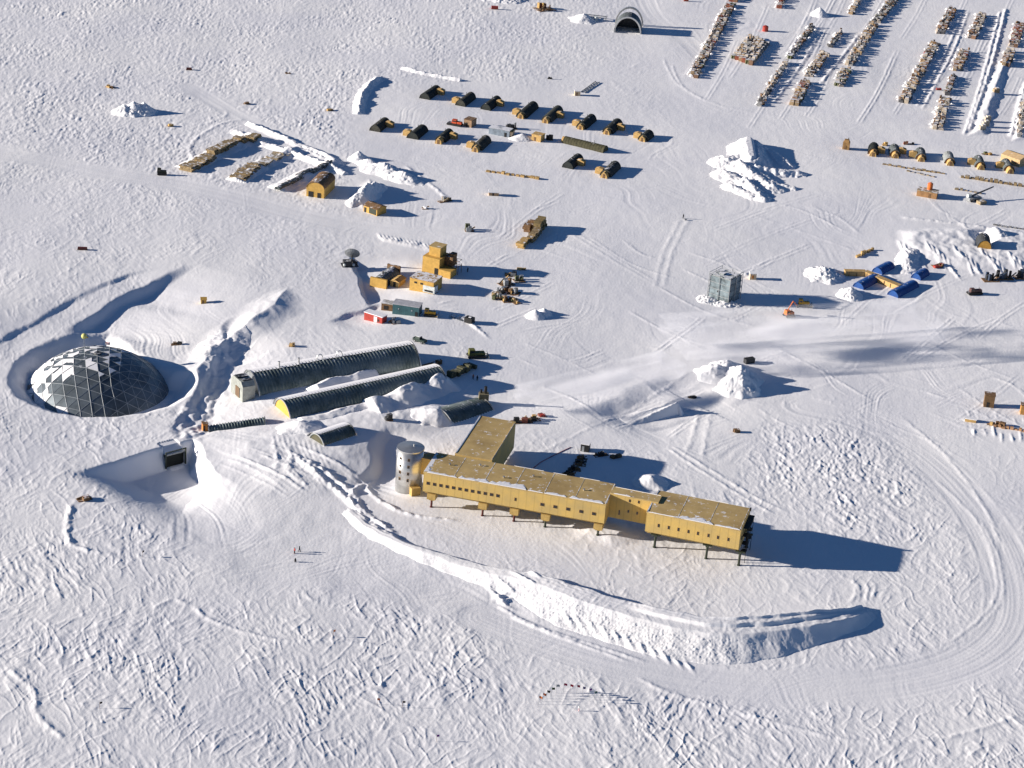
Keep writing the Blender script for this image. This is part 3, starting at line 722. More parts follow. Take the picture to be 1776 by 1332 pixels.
# hut and loose cargo in the shadow behind
def hut(name, label, cat, loc, rz, L, Wd, h, wm, rm, group=None, door=None, snow=True):
    t = thing(name, label, cat, loc, rz, group)
    MB().box(0, 0, -0.4, L, Wd, h+0.4).build('wall', wm, t)
    MB().box(0, 0, h, L+0.25, Wd+0.25, 0.18).build('roof', rm, t)
    MB().box(-L*0.2, -Wd/2-0.03, 0, min(1.0, L*0.3), 0.1, min(2.0, h*0.8)).build('door', BLK if door is None else door, t)
    return t
WOOD = mat('plywood', (0.56, 0.36, 0.13), 0.8, var=0.14, vs_=4, snow=0.25)
WOOD2 = mat('raw_timber', (0.44, 0.29, 0.14), 0.85, var=0.2, vs_=6, snow=0.45, stripes=((0, 1, 0), 0.5, 0.5))
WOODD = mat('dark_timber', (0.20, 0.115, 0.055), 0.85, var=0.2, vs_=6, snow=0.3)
SNW = snow_mat()
DRK = mat('dark_metal', (0.05, 0.052, 0.055), 0.5, 0.3, snow=0.35)
GRY = mat('grey_metal', (0.34, 0.36, 0.37), 0.5, 0.5, snow=0.3)
RED = mat('red_paint', (0.38, 0.045, 0.03), 0.5, snow=0.2)
ORG = mat('orange_paint', (0.66, 0.16, 0.03), 0.5, snow=0.2)
CATY = mat('machine_yellow', (0.55, 0.30, 0.02), 0.5, snow=0.1)
BLU = mat('blue_tarp', (0.012, 0.075, 0.28), 0.55, var=0.12, snow=0.25)
TEAL = mat('teal_siding', (0.045, 0.12, 0.135), 0.6, var=0.1, stripes=((1, 0, 0), 0.8, 0.4))
CANV = mat('green_black_canvas', (0.022, 0.027, 0.024), 0.75, var=0.25, vs_=3, snow=0.12)
CANG = mat('faded_canvas', (0.13, 0.15, 0.15), 0.8, var=0.2, vs_=3, snow=0.3)
STEEL = mat('corrugated_steel', (0.24, 0.28, 0.27), 0.45, 0.55, var=0.2, vs_=0.5, col2=(0.10, 0.13, 0.12), snow=0.30)
hut('generator_hut', 'black box hut with a white roof at the edge of the building shadow', 'hut', at(1015, 781), AM, 2.6, 2.6, 2.6, BLK, SNW, door=GRY)

# ------------------------------------------------------------------ the half-buried dome
dome = thing('geodesic_dome', 'half-buried metal lattice dome in a snow pit, its left side patched with snow', 'dome', DOME, 0.3)
import bmesh
bm = bmesh.new(); bmesh.ops.create_icosphere(bm, subdivisions=4, radius=28.3)
bmesh.ops.rotate(bm, cent=(0, 0, 0), matrix=Matrix.Rotation(0.45, 3, 'X') @ Matrix.Rotation(0.3, 3, 'Y'), verts=bm.verts)
bmesh.ops.translate(bm, verts=bm.verts, vec=(0, 0, -13.3))
bmesh.ops.delete(bm, geom=[v for v in bm.verts if v.co.z < -1.5], context='VERTS')
bm.verts.index_update(); bm.faces.ensure_lookup_table()
DPAN = mat('dome_panel', (0.17, 0.20, 0.22), 0.42, 0.55, var=0.25, vs_=0.5, col2=(0.10, 0.12, 0.13), snow=0.2)
DSTR = mat('dome_strut', (0.42, 0.45, 0.47), 0.6, 0.15, var=0.05)
vs_ = [tuple(v.co) for v in bm.verts]; fs_ = [tuple(v.index for v in f.verts) for f in bm.faces]
shell = link_mesh('shell', vs_, fs_, DPAN, dome)
mb = MB()
for e in bm.edges: mb.tube(e.verts[0].co*1.002, e.verts[1].co*1.002, 0.065, 4)
mb.build('lattice', DSTR, shell)
mb = MB(); cen = Vector((0, 0, -13.3)); rr = random.Random(5)
sunl = Vector((math.cos(math.radians(150)), math.sin(math.radians(150)), 0))
rz_ = Matrix.Rotation(0.3, 3, 'Z')
for f in bm.faces:
    n = rz_ @ (f.calc_center_median()-cen).normalized()
    s_ = n.dot(Vector((-0.86, -0.12, 0))) ; top = n.z
    pr_ = 0
    if top > 0.965: pr_ = 0.75
    elif s_ > 0.46: pr_ = 0.97
    elif s_ > 0.26: pr_ = 0.8 if n.y > -0.45 else 0.45
    elif s_ > 0.04 and n.y > -0.2: pr_ = 0.45
    elif top > 0.9 and n.x < 0.3: pr_ = 0.5
    if n.dot(Vector((-0.78, -0.45, 0.4))) > 0.965: pr_ = 1.0
    if rr.random() < pr_:      # snow lodged in one corner of the panel, sometimes filling it
        ctr = f.calc_center_median(); cs = [v.co for v in f.verts]; k0 = rr.randrange(3); full = rr.random() < (0.75 if pr_ > .8 else .25)
        sh = rr.uniform(.92, 1.0) if full else rr.uniform(.45, .85)
        org = ctr if full else cs[k0]
        q = []
        for i in range(3):
            e0, e1 = cs[i], cs[(i+1) % 3]
            for t_ in (0, .33, .66): q.append(org+((e0+(e1-e0)*t_)-org)*sh*rr.uniform(.86, 1.0))
        nn = (ctr-cen).normalized()
        mb.add([p+nn*.14 for p in q], [tuple(range(9))]); mb.add([p+nn*.02 for p in q], [tuple(range(8, -1, -1))])
mb.build('snow_patch', SNW, shell)
bm.free()
MB().cyl(0, 0, 14.7, 1.3, 0.6, 16, 1.1).build('vent_ring', DRK, dome)
ant = thing('radome_mast', 'pale yellow ball on a thin mast on top of the dome', 'antenna', (DOME[0]-6.3, DOME[1]+9, 4.9), 0)
MB().tube((0, 0, -1.6), (0, 0, 2.0), 0.10, 6).build('mast', GRY, ant)
MB().ball(0, 0, 2.6, 0.95, 14, 9).build('radome', mat('radome', (0.62, 0.6, 0.2), 0.5, var=0.03), ant)
MB().box(1.1, 0, 2.1, 0.5, 0.3, 0.4).tube((0, 0, 2.0), (1.0, 0, 2.2), 0.05).build('whip', CATY, ant)
fl = thing('flag', 'small striped flag on a pole at the crown of the dome', 'flag', (DOME[0]+1.6, DOME[1]+4, 5.7), 0)
MB().tube((0, 0, -0.8), (0, 0, 2.6), 0.05, 6).build('pole', GRY, fl)
fm = MB()
for k in range(7):
    x0, x1 = k*0.24, (k+1)*0.24; y0_, y1_ = 0.12*math.sin(k*1.1), 0.12*math.sin((k+1)*1.1)
    fm.add([(x0, y0_, 1.6), (x1, y1_, 1.6), (x1, y1_, 2.55), (x0, y0_, 2.55), (x0, y0_+.02, 1.6), (x1, y1_+.02, 1.6), (x1, y1_+.02, 2.55), (x0, y0_+.02, 2.55)], [(0, 1, 2, 3), (7, 6, 5, 4), (0, 4, 5, 1), (3, 2, 6, 7)])
fm.build('cloth', mat('flag_stripes', (0.5, 0.06, 0.07), 0.8, var=0.0, stripes=((0, 0, 1), 0.2, 0.0), snow=0), fl)
for k in range(3): MB().box(0.86, 0, 1.70+k*0.28, 1.66, 0.30, 0.10).build('stripe', mat('flag_white', (0.7, 0.7, 0.7), 0.8, var=0), fl)

# sunken entrance
portal = thing('tunnel_portal', 'dark sunken entrance tunnel with a goalpost frame in the shaded snow ramp', 'entrance', (PORTAL[0], PORTAL[1], -6.9), PORTAL[2])
MB().box(-3.5, -0.6, 0, .35, .35, 5.4).box(3.5, -0.6, 0, .35, .35, 5.4).box(0, -0.6, 5.2, 7.4, .35, .35).build('frame', OLV, portal)
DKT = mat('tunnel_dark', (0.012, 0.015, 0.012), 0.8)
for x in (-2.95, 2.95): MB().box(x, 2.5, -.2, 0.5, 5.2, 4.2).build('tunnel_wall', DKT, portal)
MB().box(0, 0.25, -.2, 5.4, 0.25, 4.2).build('door', DKT, portal)  # no real door: dark slab filling the open mouth, stands in for its shade
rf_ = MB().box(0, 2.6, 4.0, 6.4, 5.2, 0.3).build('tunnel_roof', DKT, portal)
_c, _s = math.cos(PORTAL[2]), math.sin(PORTAL[2]); top_ = gz(PORTAL[0]-7.5*_s, PORTAL[1]+7.5*_c)+6.9
MB().prism([(.2, 4.31), (5.6, 4.31), (5.6, top_), (3.2, top_-.1)], -3.2, 3.2).build('snow_cover', SNW, rf_)
MB().box(0, -0.12, 4.0, 6.9, 0.25, 0.5).box(-3.3, -0.12, 0, .5, .25, 4.0).box(3.3, -0.12, 0, .5, .25, 4.0).build('lintel', GRY, portal)

# ------------------------------------------------------------------ steel arches
def arch_hall(name, label, pL, pR, w_, h_, sink, endm=None, corr=1.15, back_snow=True, hl=0.0, hr=0.0, group=None, cat='steel arch'):
    a = at(*pL, sink=sink); b = at(*pR, sink=sink)
    a = (a[0], a[1], a[2]+hl); b = (b[0], b[1], b[2]+hr)
    dx, dy, dz = b[0]-a[0], b[1]-a[1], b[2]-a[2]; L = math.hypot(dx, dy)
    t = thing(name, label, cat, a, math.atan2(dy, dx), group); t.rotation_euler = (0, -math.atan2(dz, L), math.atan2(dy, dx))
    sh = MB().arch(0, L, w_, h_, 18, 0.2, corr=int(L/corr), depth=0.2).build('shell', STEEL, t, smooth=True)
    if back_snow:
        # drift lying on the far side of the vault, thin at the crown
        N = int(L/1.0); vs = []; fs = []; rr_ = random.Random(len(label))
        seg = 8; cur = 0.5
        prof = []
        for j in range(N+1):
            cur = min(0.95, max(0.0, cur+rr_.uniform(-0.25, 0.25))); prof.append(cur)
        for j in range(N+1):
            x = L*j/N
            for i in range(seg+1):
                tt = math.radians(84+4*prof[j]+(96-4*prof[j])*i/seg)
                th = 0.12+1.6*math.sin(math.pi*0.5*i/seg)*min(1, i/3) if i else 0.03
                vs.append((x, -(w_/2+th)*math.cos(tt), (h_+0.12+th*0.25)*math.sin(tt)))
        for j in range(N):
            for i in range(seg):
                p = j*(seg+1)+i; fs.append((p, p+1, p+seg+2, p+seg+1))
        link_mesh('snow_drift', vs, fs, SNW, sh, smooth=True)
    if endm:
        for x, m_ in ((0.25, endm[0]), (L-0.3, endm[1])):
            if m_: MB().disc(x, w_-0.5, h_-0.25, 0.2, 18).build('end_wall', m_, t)
    rib = MB().arch(-0.05, 0.25, w_+0.7, h_+0.3, 18, 0.3).arch(L-0.25, L+0.05, w_+0.7, h_+0.3, 18, 0.3); rib.build('end_rib', GALV, t)
    return t, L
hallA, LA = arch_hall('arch_hall', 'largest dark corrugated steel arch, with hoop vents along its snowy ridge', (437, 676), (716, 629), 14.5, 7.8, 0.6, (GRY, None), hl=-0.9)
for fr, hgt in ((0.17, 0), (0.42, 1), (0.54, 1), (0.29, 0)):
    m = MB()
    if hgt:
        m.path([(LA*fr+1.1*math.cos(q), 0.4, 7.8+1.9*math.sin(q)) for q in [math.pi*k/10 for k in range(11)]], 0.16, 8)
    else: m.cyl(LA*fr, 0.2, 7.7, 0.3, 2.0, 8).cyl(LA*fr, 0.2, 9.6, 0.42, 0.25, 8)
    m.build('vent', GALV, hallA)
eb = thing('metal_annex', 'pale ribbed metal annex closing the left end of the largest arch', 'annex', at(428, 686, 0.0), heading((437, 678), (716, 630)))
ml = mat('pale_cladding', (0.42, 0.44, 0.40), 0.5, 0.3, stripes=((0, 1, 0), 0.9, 0.35), snow=0.2)
MB().prism([(-4.5, 0), (4.5, 0), (4.5, 5.2), (3.0, 6.6), (-3.2, 6.8), (-4.5, 5.4)], -3.6, 0.8).build('wall', ml, eb)
MB().box(-3.72, -0.8, 0.8, 0.2, 3.0, 3.4).build('door', mat('brown_door', (0.16, 0.10, 0.055), 0.7), eb)
MB().box(-1.6, 1.0, 6.7, 3.8, 2.2, 0.5).box(-1.2, -2.2, 6.6, 3.0, 1.4, 0.5).build('roof_unit', DRK, eb)
arch_hall('arch_hall', 'long steel arch with a yellow end wall, below the largest arch', (490, 715), (762, 661), 11.5, 6.0, 1.0, (mat('yellow_end', (0.66, 0.36, 0.07), 0.7, var=0.06), None), hl=-0.8, hr=0.5)
arch_hall('arch_hall', 'short bright corrugated arch behind the rear wing of the station', (764, 722), (838, 702), 12.0, 5.2, 3.2, (None, WOODD), back_snow=False)
arch_hall('utility_arch', 'low narrow corrugated arch running left from the yellow end wall', (362, 747), (462, 732), 4.2, 2.5, 0.9, None, back_snow=False, corr=0.9)
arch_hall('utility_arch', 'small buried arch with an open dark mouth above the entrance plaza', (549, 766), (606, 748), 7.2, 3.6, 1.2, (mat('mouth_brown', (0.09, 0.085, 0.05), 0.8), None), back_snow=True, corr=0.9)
hut('door_hut', 'tiny orange plywood hut at the left tip of the low narrow arch', 'hut', at(355, 746), 0.4, 1.6, 1.8, 2.6, mat('orange_ply', (0.5, 0.2, 0.05), 0.8), WOODD)
ex = thing('exhaust_stack', 'brown exhaust stacks at the right end of the short bright arch', 'exhaust', at(838, 700), 0.1)
MB().box(0, 0, 0, 3.2, 2.4, 3.8).build('housing', mat('stack_brown', (0.22, 0.19, 0.11), 0.7), ex)
MB().cyl(0.5, 0, 3.8, 0.5, 2.4, 10).cyl(-0.9, 0.2, 3.8, 0.35, 1.2, 10).build('stack', BLK, ex)

# ------------------------------------------------------------------ snow banks and piles
def rubble(X, Y, sc, amp, seed):
    return amp*(np.abs(pnoise(X/sc, Y/sc, seed))+0.6*np.abs(pnoise(X/sc*2.3, Y/sc*2.3, seed+1))+0.35*np.abs(pnoise(X/sc*4.9, Y/sc*4.9, seed+2)))

# the long bank: points of the middle of its top in the photograph, height, half width of top, width of the front slope, of the back slope
BK = [(606, 884, 0.5, 0.5, 2, 1.5), (640, 912, 0.9, 0.8, 2.5, 2), (700, 941, 1.1, 1.0, 3, 2), (770, 965, 1.3, 1.3, 4, 2), (850, 988, 1.6, 1.8, 5, 2), (930, 1003, 2.4, 2.6, 8, 2.5),
      (1010, 1030, 3.2, 3.4, 11, 3), (1090, 1055, 3.4, 3.6, 11, 3), (1170, 1075, 3.6, 3.8, 11, 3), (1250, 1086, 3.7, 3.6, 10, 3), (1330, 1083, 3.4, 3.2, 8, 2.5), (1410, 1074, 3.0, 2.8, 4.2, 2), (1465, 1064, 2.3, 2.4, 3.4, 1.6), (1503, 1056, 0.7, 1.8, 2.6, 1.2)]
bkw = [G(p[0], p[1], p[2])[:2] for p in BK]
bs = [0.0]
for a, b in zip(bkw, bkw[1:]): bs.append(bs[-1]+math.hypot(b[0]-a[0], b[1]-a[1]))
def bank_field(X, Y):
    q = curve(bkw, 5); d, s, L = lined(X, Y, q)
    s = s*bs[-1]/L
    ip = lambda k: np.interp(s, bs, [p[k] for p in BK])
    hh, hw, fr, bk = ip(2), ip(3), ip(4), ip(5)
    d = d+0.9*pnoise(X/5, Y/5, 201)
    ad = np.abs(d); w_ = np.where(d > 0, fr, bk)
    u = np.clip((ad-hw)/w_, 0, 1)
    prof = 1-u**0.9
    z = hh*prof
    slope = np.clip(u*6, 0, 1)*np.clip((1-u)*8, 0, 1)
    z += slope*(rubble(X, Y, 0.9, 0.36, 202)-0.12)*np.clip(hh/3, 0.25, 1)*(1-0.8*sst(118, 135, s))
    z += (1-slope)*(u < 0.2)*0.10*pnoise(d/0.7, s/30, 205)
    # a second lift pushed up behind the first one along the middle
    st_ = sst(95, 105, s)*sst(165, 150, s)
    z += st_*0.8*sst(0.4, -0.6, d)*(u < 0.5)
    rim = 0.7*sst(118, 130, s)*np.exp(-((d+hw-0.3)/0.5)**2)*0.9
    z += rim
    end = sst(L*bs[-1]/L-0.01, L*bs[-1]/L-3.0, s)
    cut = np.where((s > bs[-1]-0.02) | (s < 0.02), 0.0, 1.0)
    return np.where(u >= 1, 0, z)*np.maximum(cut, np.clip(1-ad/(hw+1.5), 0, 1)*0.9)
x0, x1 = min(p[0] for p in bkw)-8, max(p[0] for p in bkw)+10; y0, y1 = min(p[1] for p in bkw)-22, max(p[1] for p in bkw)+10
heap('snow_bank', 'long curving flat-topped bank of plowed snow in front of the station', bank_field, (x0, x1), (y0, y1), 0.28, 'snow bank')

def cone(px, py, rx, ry, h, seed, rough=0.5, rz=0.0, tops=None, p=1.0):
    cx_, cy_, _ = at(px, py)
    pts = tops or [(0, 0, 1, 1)]
    def f(X, Y):
        u, v = rotc(X-cx_, Y-cy_, rz); Z = np.zeros(X.shape)
        wob = 1+0.28*pnoise(X/4, Y/4, seed)
        for ox, oy, k, hk in pts:
            r = np.hypot((u-ox)/(rx*k), (v-oy)/(ry*k))*wob
            Z = np.maximum(Z, h*hk*np.clip(1-r**p, 0, 1))
        g = np.clip(Z/(h*0.3), 0, 1)
        return np.where(Z > 0, Z+g*(rubble(X, Y, max(rx, 3)/4, rough, seed+1)-rough*0.3), 0)
    R_ = max(rx, ry)*1.4+max([0]+[max(abs(a), abs(b)) for a, b, _, _ in pts])
    return f, (cx_-R_, cx_+R_), (cy_-R_, cy_+R_)

def pile(label, px, py, rx, ry, h, seed, res=0.3, group=None, **kw):
    f, xr, yr = cone(px, py, rx, ry, h, seed, **kw); return heap('snow_pile', label, f, xr, yr, res, group=group)

# the big bulldozed heap with its ramp, fanned by blade marks
bx, by, _ = at(1308, 292)
SPN = [([(1300, 238, 5), (1305, 270, 4.5)], 5.0, 1.9, 8.0), ([(1285, 278, 4), (1306, 296, 3.5), (1340, 322, 1.5)], 4.2, .6, 6.5), ([(1262, 276, 2), (1282, 270, 3)], 3.0, 2.0, 8), ([(1255, 300, 1), (1290, 306, 3)], 2.8, .8, 6),
       ([(1312, 282, 4), (1345, 292, 2.4), (1386, 300, .6)], 3.2, .4, 4), ([(1292, 306, 3), (1308, 324, 2.2), (1322, 344, .6)], 3.2, .5, 4), ([(1336, 258, 2), (1352, 268, 2), (1370, 286, .6)], 2.4, .4, 3), ([(1320, 300, 2), (1350, 318, 1.6), (1376, 326, .4)], 2.2, .3, 3), ([(1262, 320, 1), (1290, 326, 2), (1305, 340, .6)], 2.0, .5, 3.5)]
SPN = [([G(*p)[:2] for p in q], h_, f_, w_) for q, h_, f_, w_ in SPN]
def big(X, Y):
    z = np.zeros(X.shape)
    for k, (q, h_, f_, w_) in enumerate(SPN):
        d, s, L = lined(X, Y, q); e = np.where((s <= 0) | (s >= L), 1.15, 1.0)
        ad = np.abs(d)*e+1.0*pnoise(X/2.2, Y/3.5, 250+k)+1.3*pnoise(X/2.6, Y/2.6, 214+k)*(f_ < 1.5)+0.5*pnoise(X/5, Y/5, 230+k)
        hh = h_*(1 if f_ > 1.5 else (1-0.55*s/L))
        z = np.maximum(z, hh*np.clip(1-np.clip(ad-f_, 0, 99)/w_, 0, 1))
    q = SPN[0][0]; d, s, L = lined(X, Y, q); z -= 1.0*np.exp(-((d+2.1)/.7)**2)*(z > 3.4)
    z += np.clip(z, 0, 1)*(rubble(X, Y, 2.2, 0.8, 212)-0.3)*np.where(np.abs(d) < 2.0, .2, 1)
    return np.where(z > 0.05, z, 0)
heap('snow_pile', 'biggest snow pile, fanned with blade marks, in the open middle of the camp', big, (bx-32, bx+36), (by-52, by+40), 0.42)
pile('steep snow pile with a plume shadow, right of the station shadow area', 1280, 672, 8, 9, 6.5, 221, rz=0, tops=[(0, 0, 1, 1), (-7, 9, 0.9, .62), (-3, 15, .8, .5), (1, 7, 1, .8)], rough=0.9)
wx0 = [G(1085, 728)[:2], G(1140, 708, 2)[:2], G(1176, 692, 4.2)[:2]]
def wedge(X, Y):
    d, s, L = lined(X, Y, wx0); hh = 4.3*(s/L)**1.2
    w_ = np.where(d > 0, 1.6, 7.0+3*pnoise(X/5, Y/5, 231)); k = np.clip(1-np.abs(d)/w_, 0, 1)
    return np.where(s > L-0.02, np.clip(1-np.hypot(X-wx0[2][0], Y-wx0[2][1])/2.5, 0, 1)*4.2, hh*k)+np.where(k > 0, rubble(X, Y, 1.3, 0.3, 232)*np.clip(hh*k, 0, 1), 0)
heap('snow_pile', 'snow ramp rising to a sharp lip, between the rear wing and the steep snow pile', wedge, (wx0[0][0]-5, wx0[2][0]+8), (wx0[0][1]-12, wx0[2][1]+14), 0.3)
pile('lone snow pile in the rough field at the upper left', 233, 194, 7.5, 7, 4.6, 241, tops=[(0, 0, 1, 1), (-4, -2, .8, .8), (4, 1, .8, .9)], rough=1.0)
pile('small twin-peaked snow pile beside the cargo lines in the middle', 928, 549, 3.6, 4, 2.9, 251, tops=[(0, 0, 1, 1), (3, 3, .9, .8)], rough=.3)
pile('tent-shaped snow pile between rows of the cargo yard', 1421, 26, 5, 6, 4.2, 261, rough=.3)
pile('snow pile behind the tall box building with the yellow annex hut', 636, 338, 5, 12, 5, 271, rz=-20, rough=.9, tops=[(0, 0, 1, 1), (0, 7, .8, .8), (-1, -7, .7, .6)])
pile('snow pile capping the near end of the plow ridge', 622, 276, 5, 5, 3.6, 281, rough=.5)
pile('long lumpy snow pile beside the round-roofed tents', 668, 298, 12, 7, 4.0, 291, rz=-25, rough=.9, tops=[(0, 0, 1, 1), (10, -3, .8, .9), (-9, 3, .6, .7)])
pile('drift of snow behind the corridor of the station', 1128, 838, 6, 6, 2.6, 301, rough=.15)
pile('snow pile left of the blue arches', 1474, 512, 5, 6, 3.4, 311, rough=.9)
pile('broken snow heap at the left end of the timber walkway', 1430, 478, 8, 9, 3.2, 321, rough=1.1)
pile('low snow heap beside the tall construction frame', 1230, 520, 5, 5, 1.2, 331, rough=1.0)
pile('snow heap in front of the tall construction frame', 1258, 527, 6, 4, 1.0, 336, rough=1.0)
pile('bright snow bank behind the blue arches', 1574, 452, 5, 14, 2.6, 341, rz=-10, rough=.6)
pile('snow heap behind the sunken tent at the right', 1722, 405, 6, 6, 3, 351, rough=.5)
pile('snow pile between the tents and the grey snow-covered boxes', 905, 240, 6, 4.5, 2.2, 361, rough=.3)
pile('snow wall left of the open round hangar', 1012, 34, 7, 9, 3.2, 371, rough=.3)
pile('snow heap at the top edge by the red sled', 872, -4, 14, 12, 2.6, 381, rough=.8)
pile('blocky snow heap between arch halls', 700, 668, 13, 7, 2.4, 391, rz=18, rough=.3)
pile('snow drift burying the foot of the yellow end wall', 520, 742, 8, 6, 2.6, 396, rz=20, rough=.3)
pile('snow heap at the right end of the long arch', 742, 668, 7, 7, 4.0, 398, rz=10, rough=.2)
pile('rough snow shoulder between the dome and the annex', 385, 600, 8, 16, 1.4, 399, rz=-20, rough=.3)

# the wall of broken blocks along the far left cargo berm
def ridge_heap(label, pts, hh, w_, seed, rough=0.5, res=0.35):
    q = W(pts)
    def f(X, Y):
        d, s, L = lined(X, Y, q); k = np.clip(1-(np.abs(d)+0.8*pnoise(X/3, Y/3, seed))/w_, 0, 1)
        z = hh*k*(0.75+0.6*pnoise(s/7, s*0+1.5, seed+1)); return np.where((k > 0) & (s > 0.05) & (s < L-0.05), z+k*rubble(X, Y, 1.6, rough, seed+2), 0)
    xs = [p[0] for p in q]; ys = [p[1] for p in q]
    return heap('snow_bank', label, f, (min(xs)-w_-2, max(xs)+w_+2), (min(ys)-w_-2, max(ys)+w_+2), res, 'snow bank')
ridge_heap('plowed snow bank behind the timber stacks at the left, near furrow', [(405, 228), (450, 247), (510, 268), (570, 290), (600, 302)], 1.4, 2.4, 401)
ridge_heap('plowed snow bank behind the timber stacks at the left, far furrow', [(430, 214), (480, 234), (540, 258), (590, 282)], 1.2, 2.0, 405)
ridge_heap('curved snow bank around the left end of the rows of tents', [(622, 198), (626, 172), (640, 152), (662, 137)], 1.1, 3.2, 409)
ridge_heap('thin straight snow bank above the rows of tents', [(697, 121), (735, 130), (800, 141)], 0.9, 1.8, 413)

# ------------------------------------------------------------------ tents
_tr = random.Random(31); CANV_DUSTY = mat('dusted_canvas', (.04, .045, .042), .8, var=.25, snow=.32); CANV_WORN = mat('worn_canvas', (.05, .05, .038), .8, var=.3, snow=.18)
def tent(name, label, p, q, group, wm=CANV, w_=5.0, h_=3.1, front=None, side=None, L=None, cap=None):
    a = at(*p); b = at(*q); dx, dy = b[0]-a[0], b[1]-a[1]; Lr = math.hypot(dx, dy) if L is None else L
    if wm is CANV: wm = _tr.choice((CANV, CANV, CANV_DUSTY, CANV_WORN)); w_ *= _tr.uniform(.95, 1.08)
    t = thing(name, label, 'tent', a, math.atan2(dy, dx), group)
    MB().arch(0, Lr, w_, h_, 12, 0.12, corr=0, z=-0.2).build('shell', wm, t)
    for x in (0.14, Lr-0.14):
        MB().disc(x, w_-0.15, h_-0.1, 0.2, 12, z=-0.2).build('end_wall', cap or wm, t)
    MB().cyl(Lr*.7, .8, h_-.5, .11, 1.2, 8).build('flue', DRK, t)
    rb = MB()
    for k in range(int(Lr/1.25)+1): rb.arch(k*1.25*Lr/(int(Lr/1.25)*1.25)-0.05, k*1.25*Lr/(int(Lr/1.25)*1.25)+0.05, w_+0.12, h_+0.06, 12, 0.1, z=-0.2)
    rb.build('rib', wm, t)
    if front:
        f = MB().arch(-front, 0.1, 3.0, 2.6, 10, 0.1, z=-0.2).disc(-front+0.1, 2.9, 2.5, 0.14, 10, z=-0.2).build('porch', WOOD, t)
        MB().box(-front-0.02, 0, 0, 0.12, 0.9, 1.9).build('door', WOODD, f)
    for sx, sy in (side or []):
        f = MB(); ln = 2.6
        f.prism([(sy*w_*0.42, 0), (sy*(w_*0.5+ln), 0), (sy*(w_*0.5+ln), 2.2), (sy*(w_*0.5+ln*0.4), 2.7), (sy*w_*0.36, 2.5)][::(1 if sy > 0 else -1)], sx-1.2, sx+1.2)
        f = f.build('porch', WOOD, t)
        MB().box(sx, sy*(w_*0.5+ln+0.02), 0, 0.9, 0.12, 1.9).build('door', WOODD, f)
    return t
TG = 'round-roofed tents in rows'
tent('arched_tent', 'dark round-roofed tent, first at the left of the back row', (736, 172), (757, 158), TG, side=[(11, -1)])
tent('arched_tent', 'second tent of the back row, plywood porch on its left', (798, 184), (817, 170), TG, side=[(3.5, 1)])
tent('arched_tent', 'third tent of the back row, plywood porch on its right', (842, 191), (862, 176), TG, side=[(9.5, -1)])
tent('arched_tent', 'fourth tent of the back row, wooden porches on its near left', (904, 204), (925, 186), TG, side=[(3.5, 1)], front=1.6)
tent('arched_tent', 'paler fifth tent of the back row with a tan porch in front', (948, 211), (968, 193), TG, wm=mat('olive_canvas', (0.055, 0.06, 0.048), .8, var=.2), front=2.6, side=[(9, -1)])
tent('arched_tent', 'sixth tent of the back row, wide plywood porches', (1008, 223), (1026, 208), TG, side=[(3, 1)], front=1.8)
tent('arched_tent', 'seventh tent of the back row, porches front and right', (1054, 231), (1071, 216), TG, side=[(8, -1)], front=2.4)
tent('arched_tent', 'last tent of the back row, nearest the biggest snow pile', (1115, 244), (1130, 232), TG, side=[(2.5, 1)], front=1.6, L=8)
tent('arched_tent', 'leftmost tent of the second row, green tarpaulin at its near end', (650, 228), (668, 214), TG, side=[(9, -1)])
tent('arched_tent', 'second tent of the middle row, reddish plywood porch on its left', (715, 241), (733, 226), TG, side=[(3.5, 1)])
tent('arched_tent', 'third tent of the middle row, tan arched porch in front', (764, 246), (779, 233), TG, front=3.2, side=[(7, -1)])
tent('arched_tent', 'fourth tent of the middle row with two plywood porches', (827, 260), (843, 245), TG, side=[(2.0, 1)], front=3.0)
tent('arched_tent', 'left tent of the front pair, tan porch on its right', (984, 292), (1003, 277), TG, side=[(7, -1)])
tent('arched_tent', 'right tent of the front pair, tan porches at its near end', (1050, 306), (1067, 290), TG, side=[(2.5, 1)], front=2.6)
tent('long_tent', 'long olive tent lying sideways in the middle of the rows of tents', (980, 246), (1050, 263), 'long tents', wm=mat('drab_canvas', (0.075, 0.07, 0.035), .85, var=.2, snow=.1), w_=5.2, h_=2.8, front=1.2)
TR = 'weathered tents at the right edge'
for i, (p, q, wm, lab, kw) in enumerate((
    ((1514, 268), (1516, 250), CANV, 'dark tent first in the right-hand line, ochre porch in front', dict(front=3, side=[(4, -1)])),
    ((1552, 271), (1549, 250), CANG, 'grey-green tent second in the right-hand line, tan porch in front', dict(front=3, side=[(5, -1)])),
    ((1597, 277), (1594, 257), CANG, 'faded grey tent third in the right-hand line, porch on its left', dict(front=3, side=[(3, 1)])),
    ((1647, 284), (1641, 262), mat('pale_canvas', (.30, .32, .31), .85, snow=.4), 'palest hazy tent, fourth in the right-hand line', dict(front=3)),
    ((1700, 291), (1692, 270), CANG, 'grey tent with snow and a brown lean-to, fifth in the right-hand line', dict(front=3, side=[(4, 1)])),
    ((1750, 297), (1738, 276), CANG, 'grey tent with brown ends, sixth in the right-hand line', dict(front=3.4, side=[(4, 1)])))):
    tent('arched_tent', lab, p, q, TR, wm=wm, L=9, cap=WOODD, **kw)
tent('arched_tent', 'lone tent with an ochre end wall sunk in a snow hollow', (1707, 431), (1700, 412), 'tents in snow hollows', wm=mat('grey_black_canvas', (.05, .055, .06), .8, snow=.3), L=9, cap=mat('ochre_ply', (.50, .27, .05), .8), w_=5.6, h_=3.6)

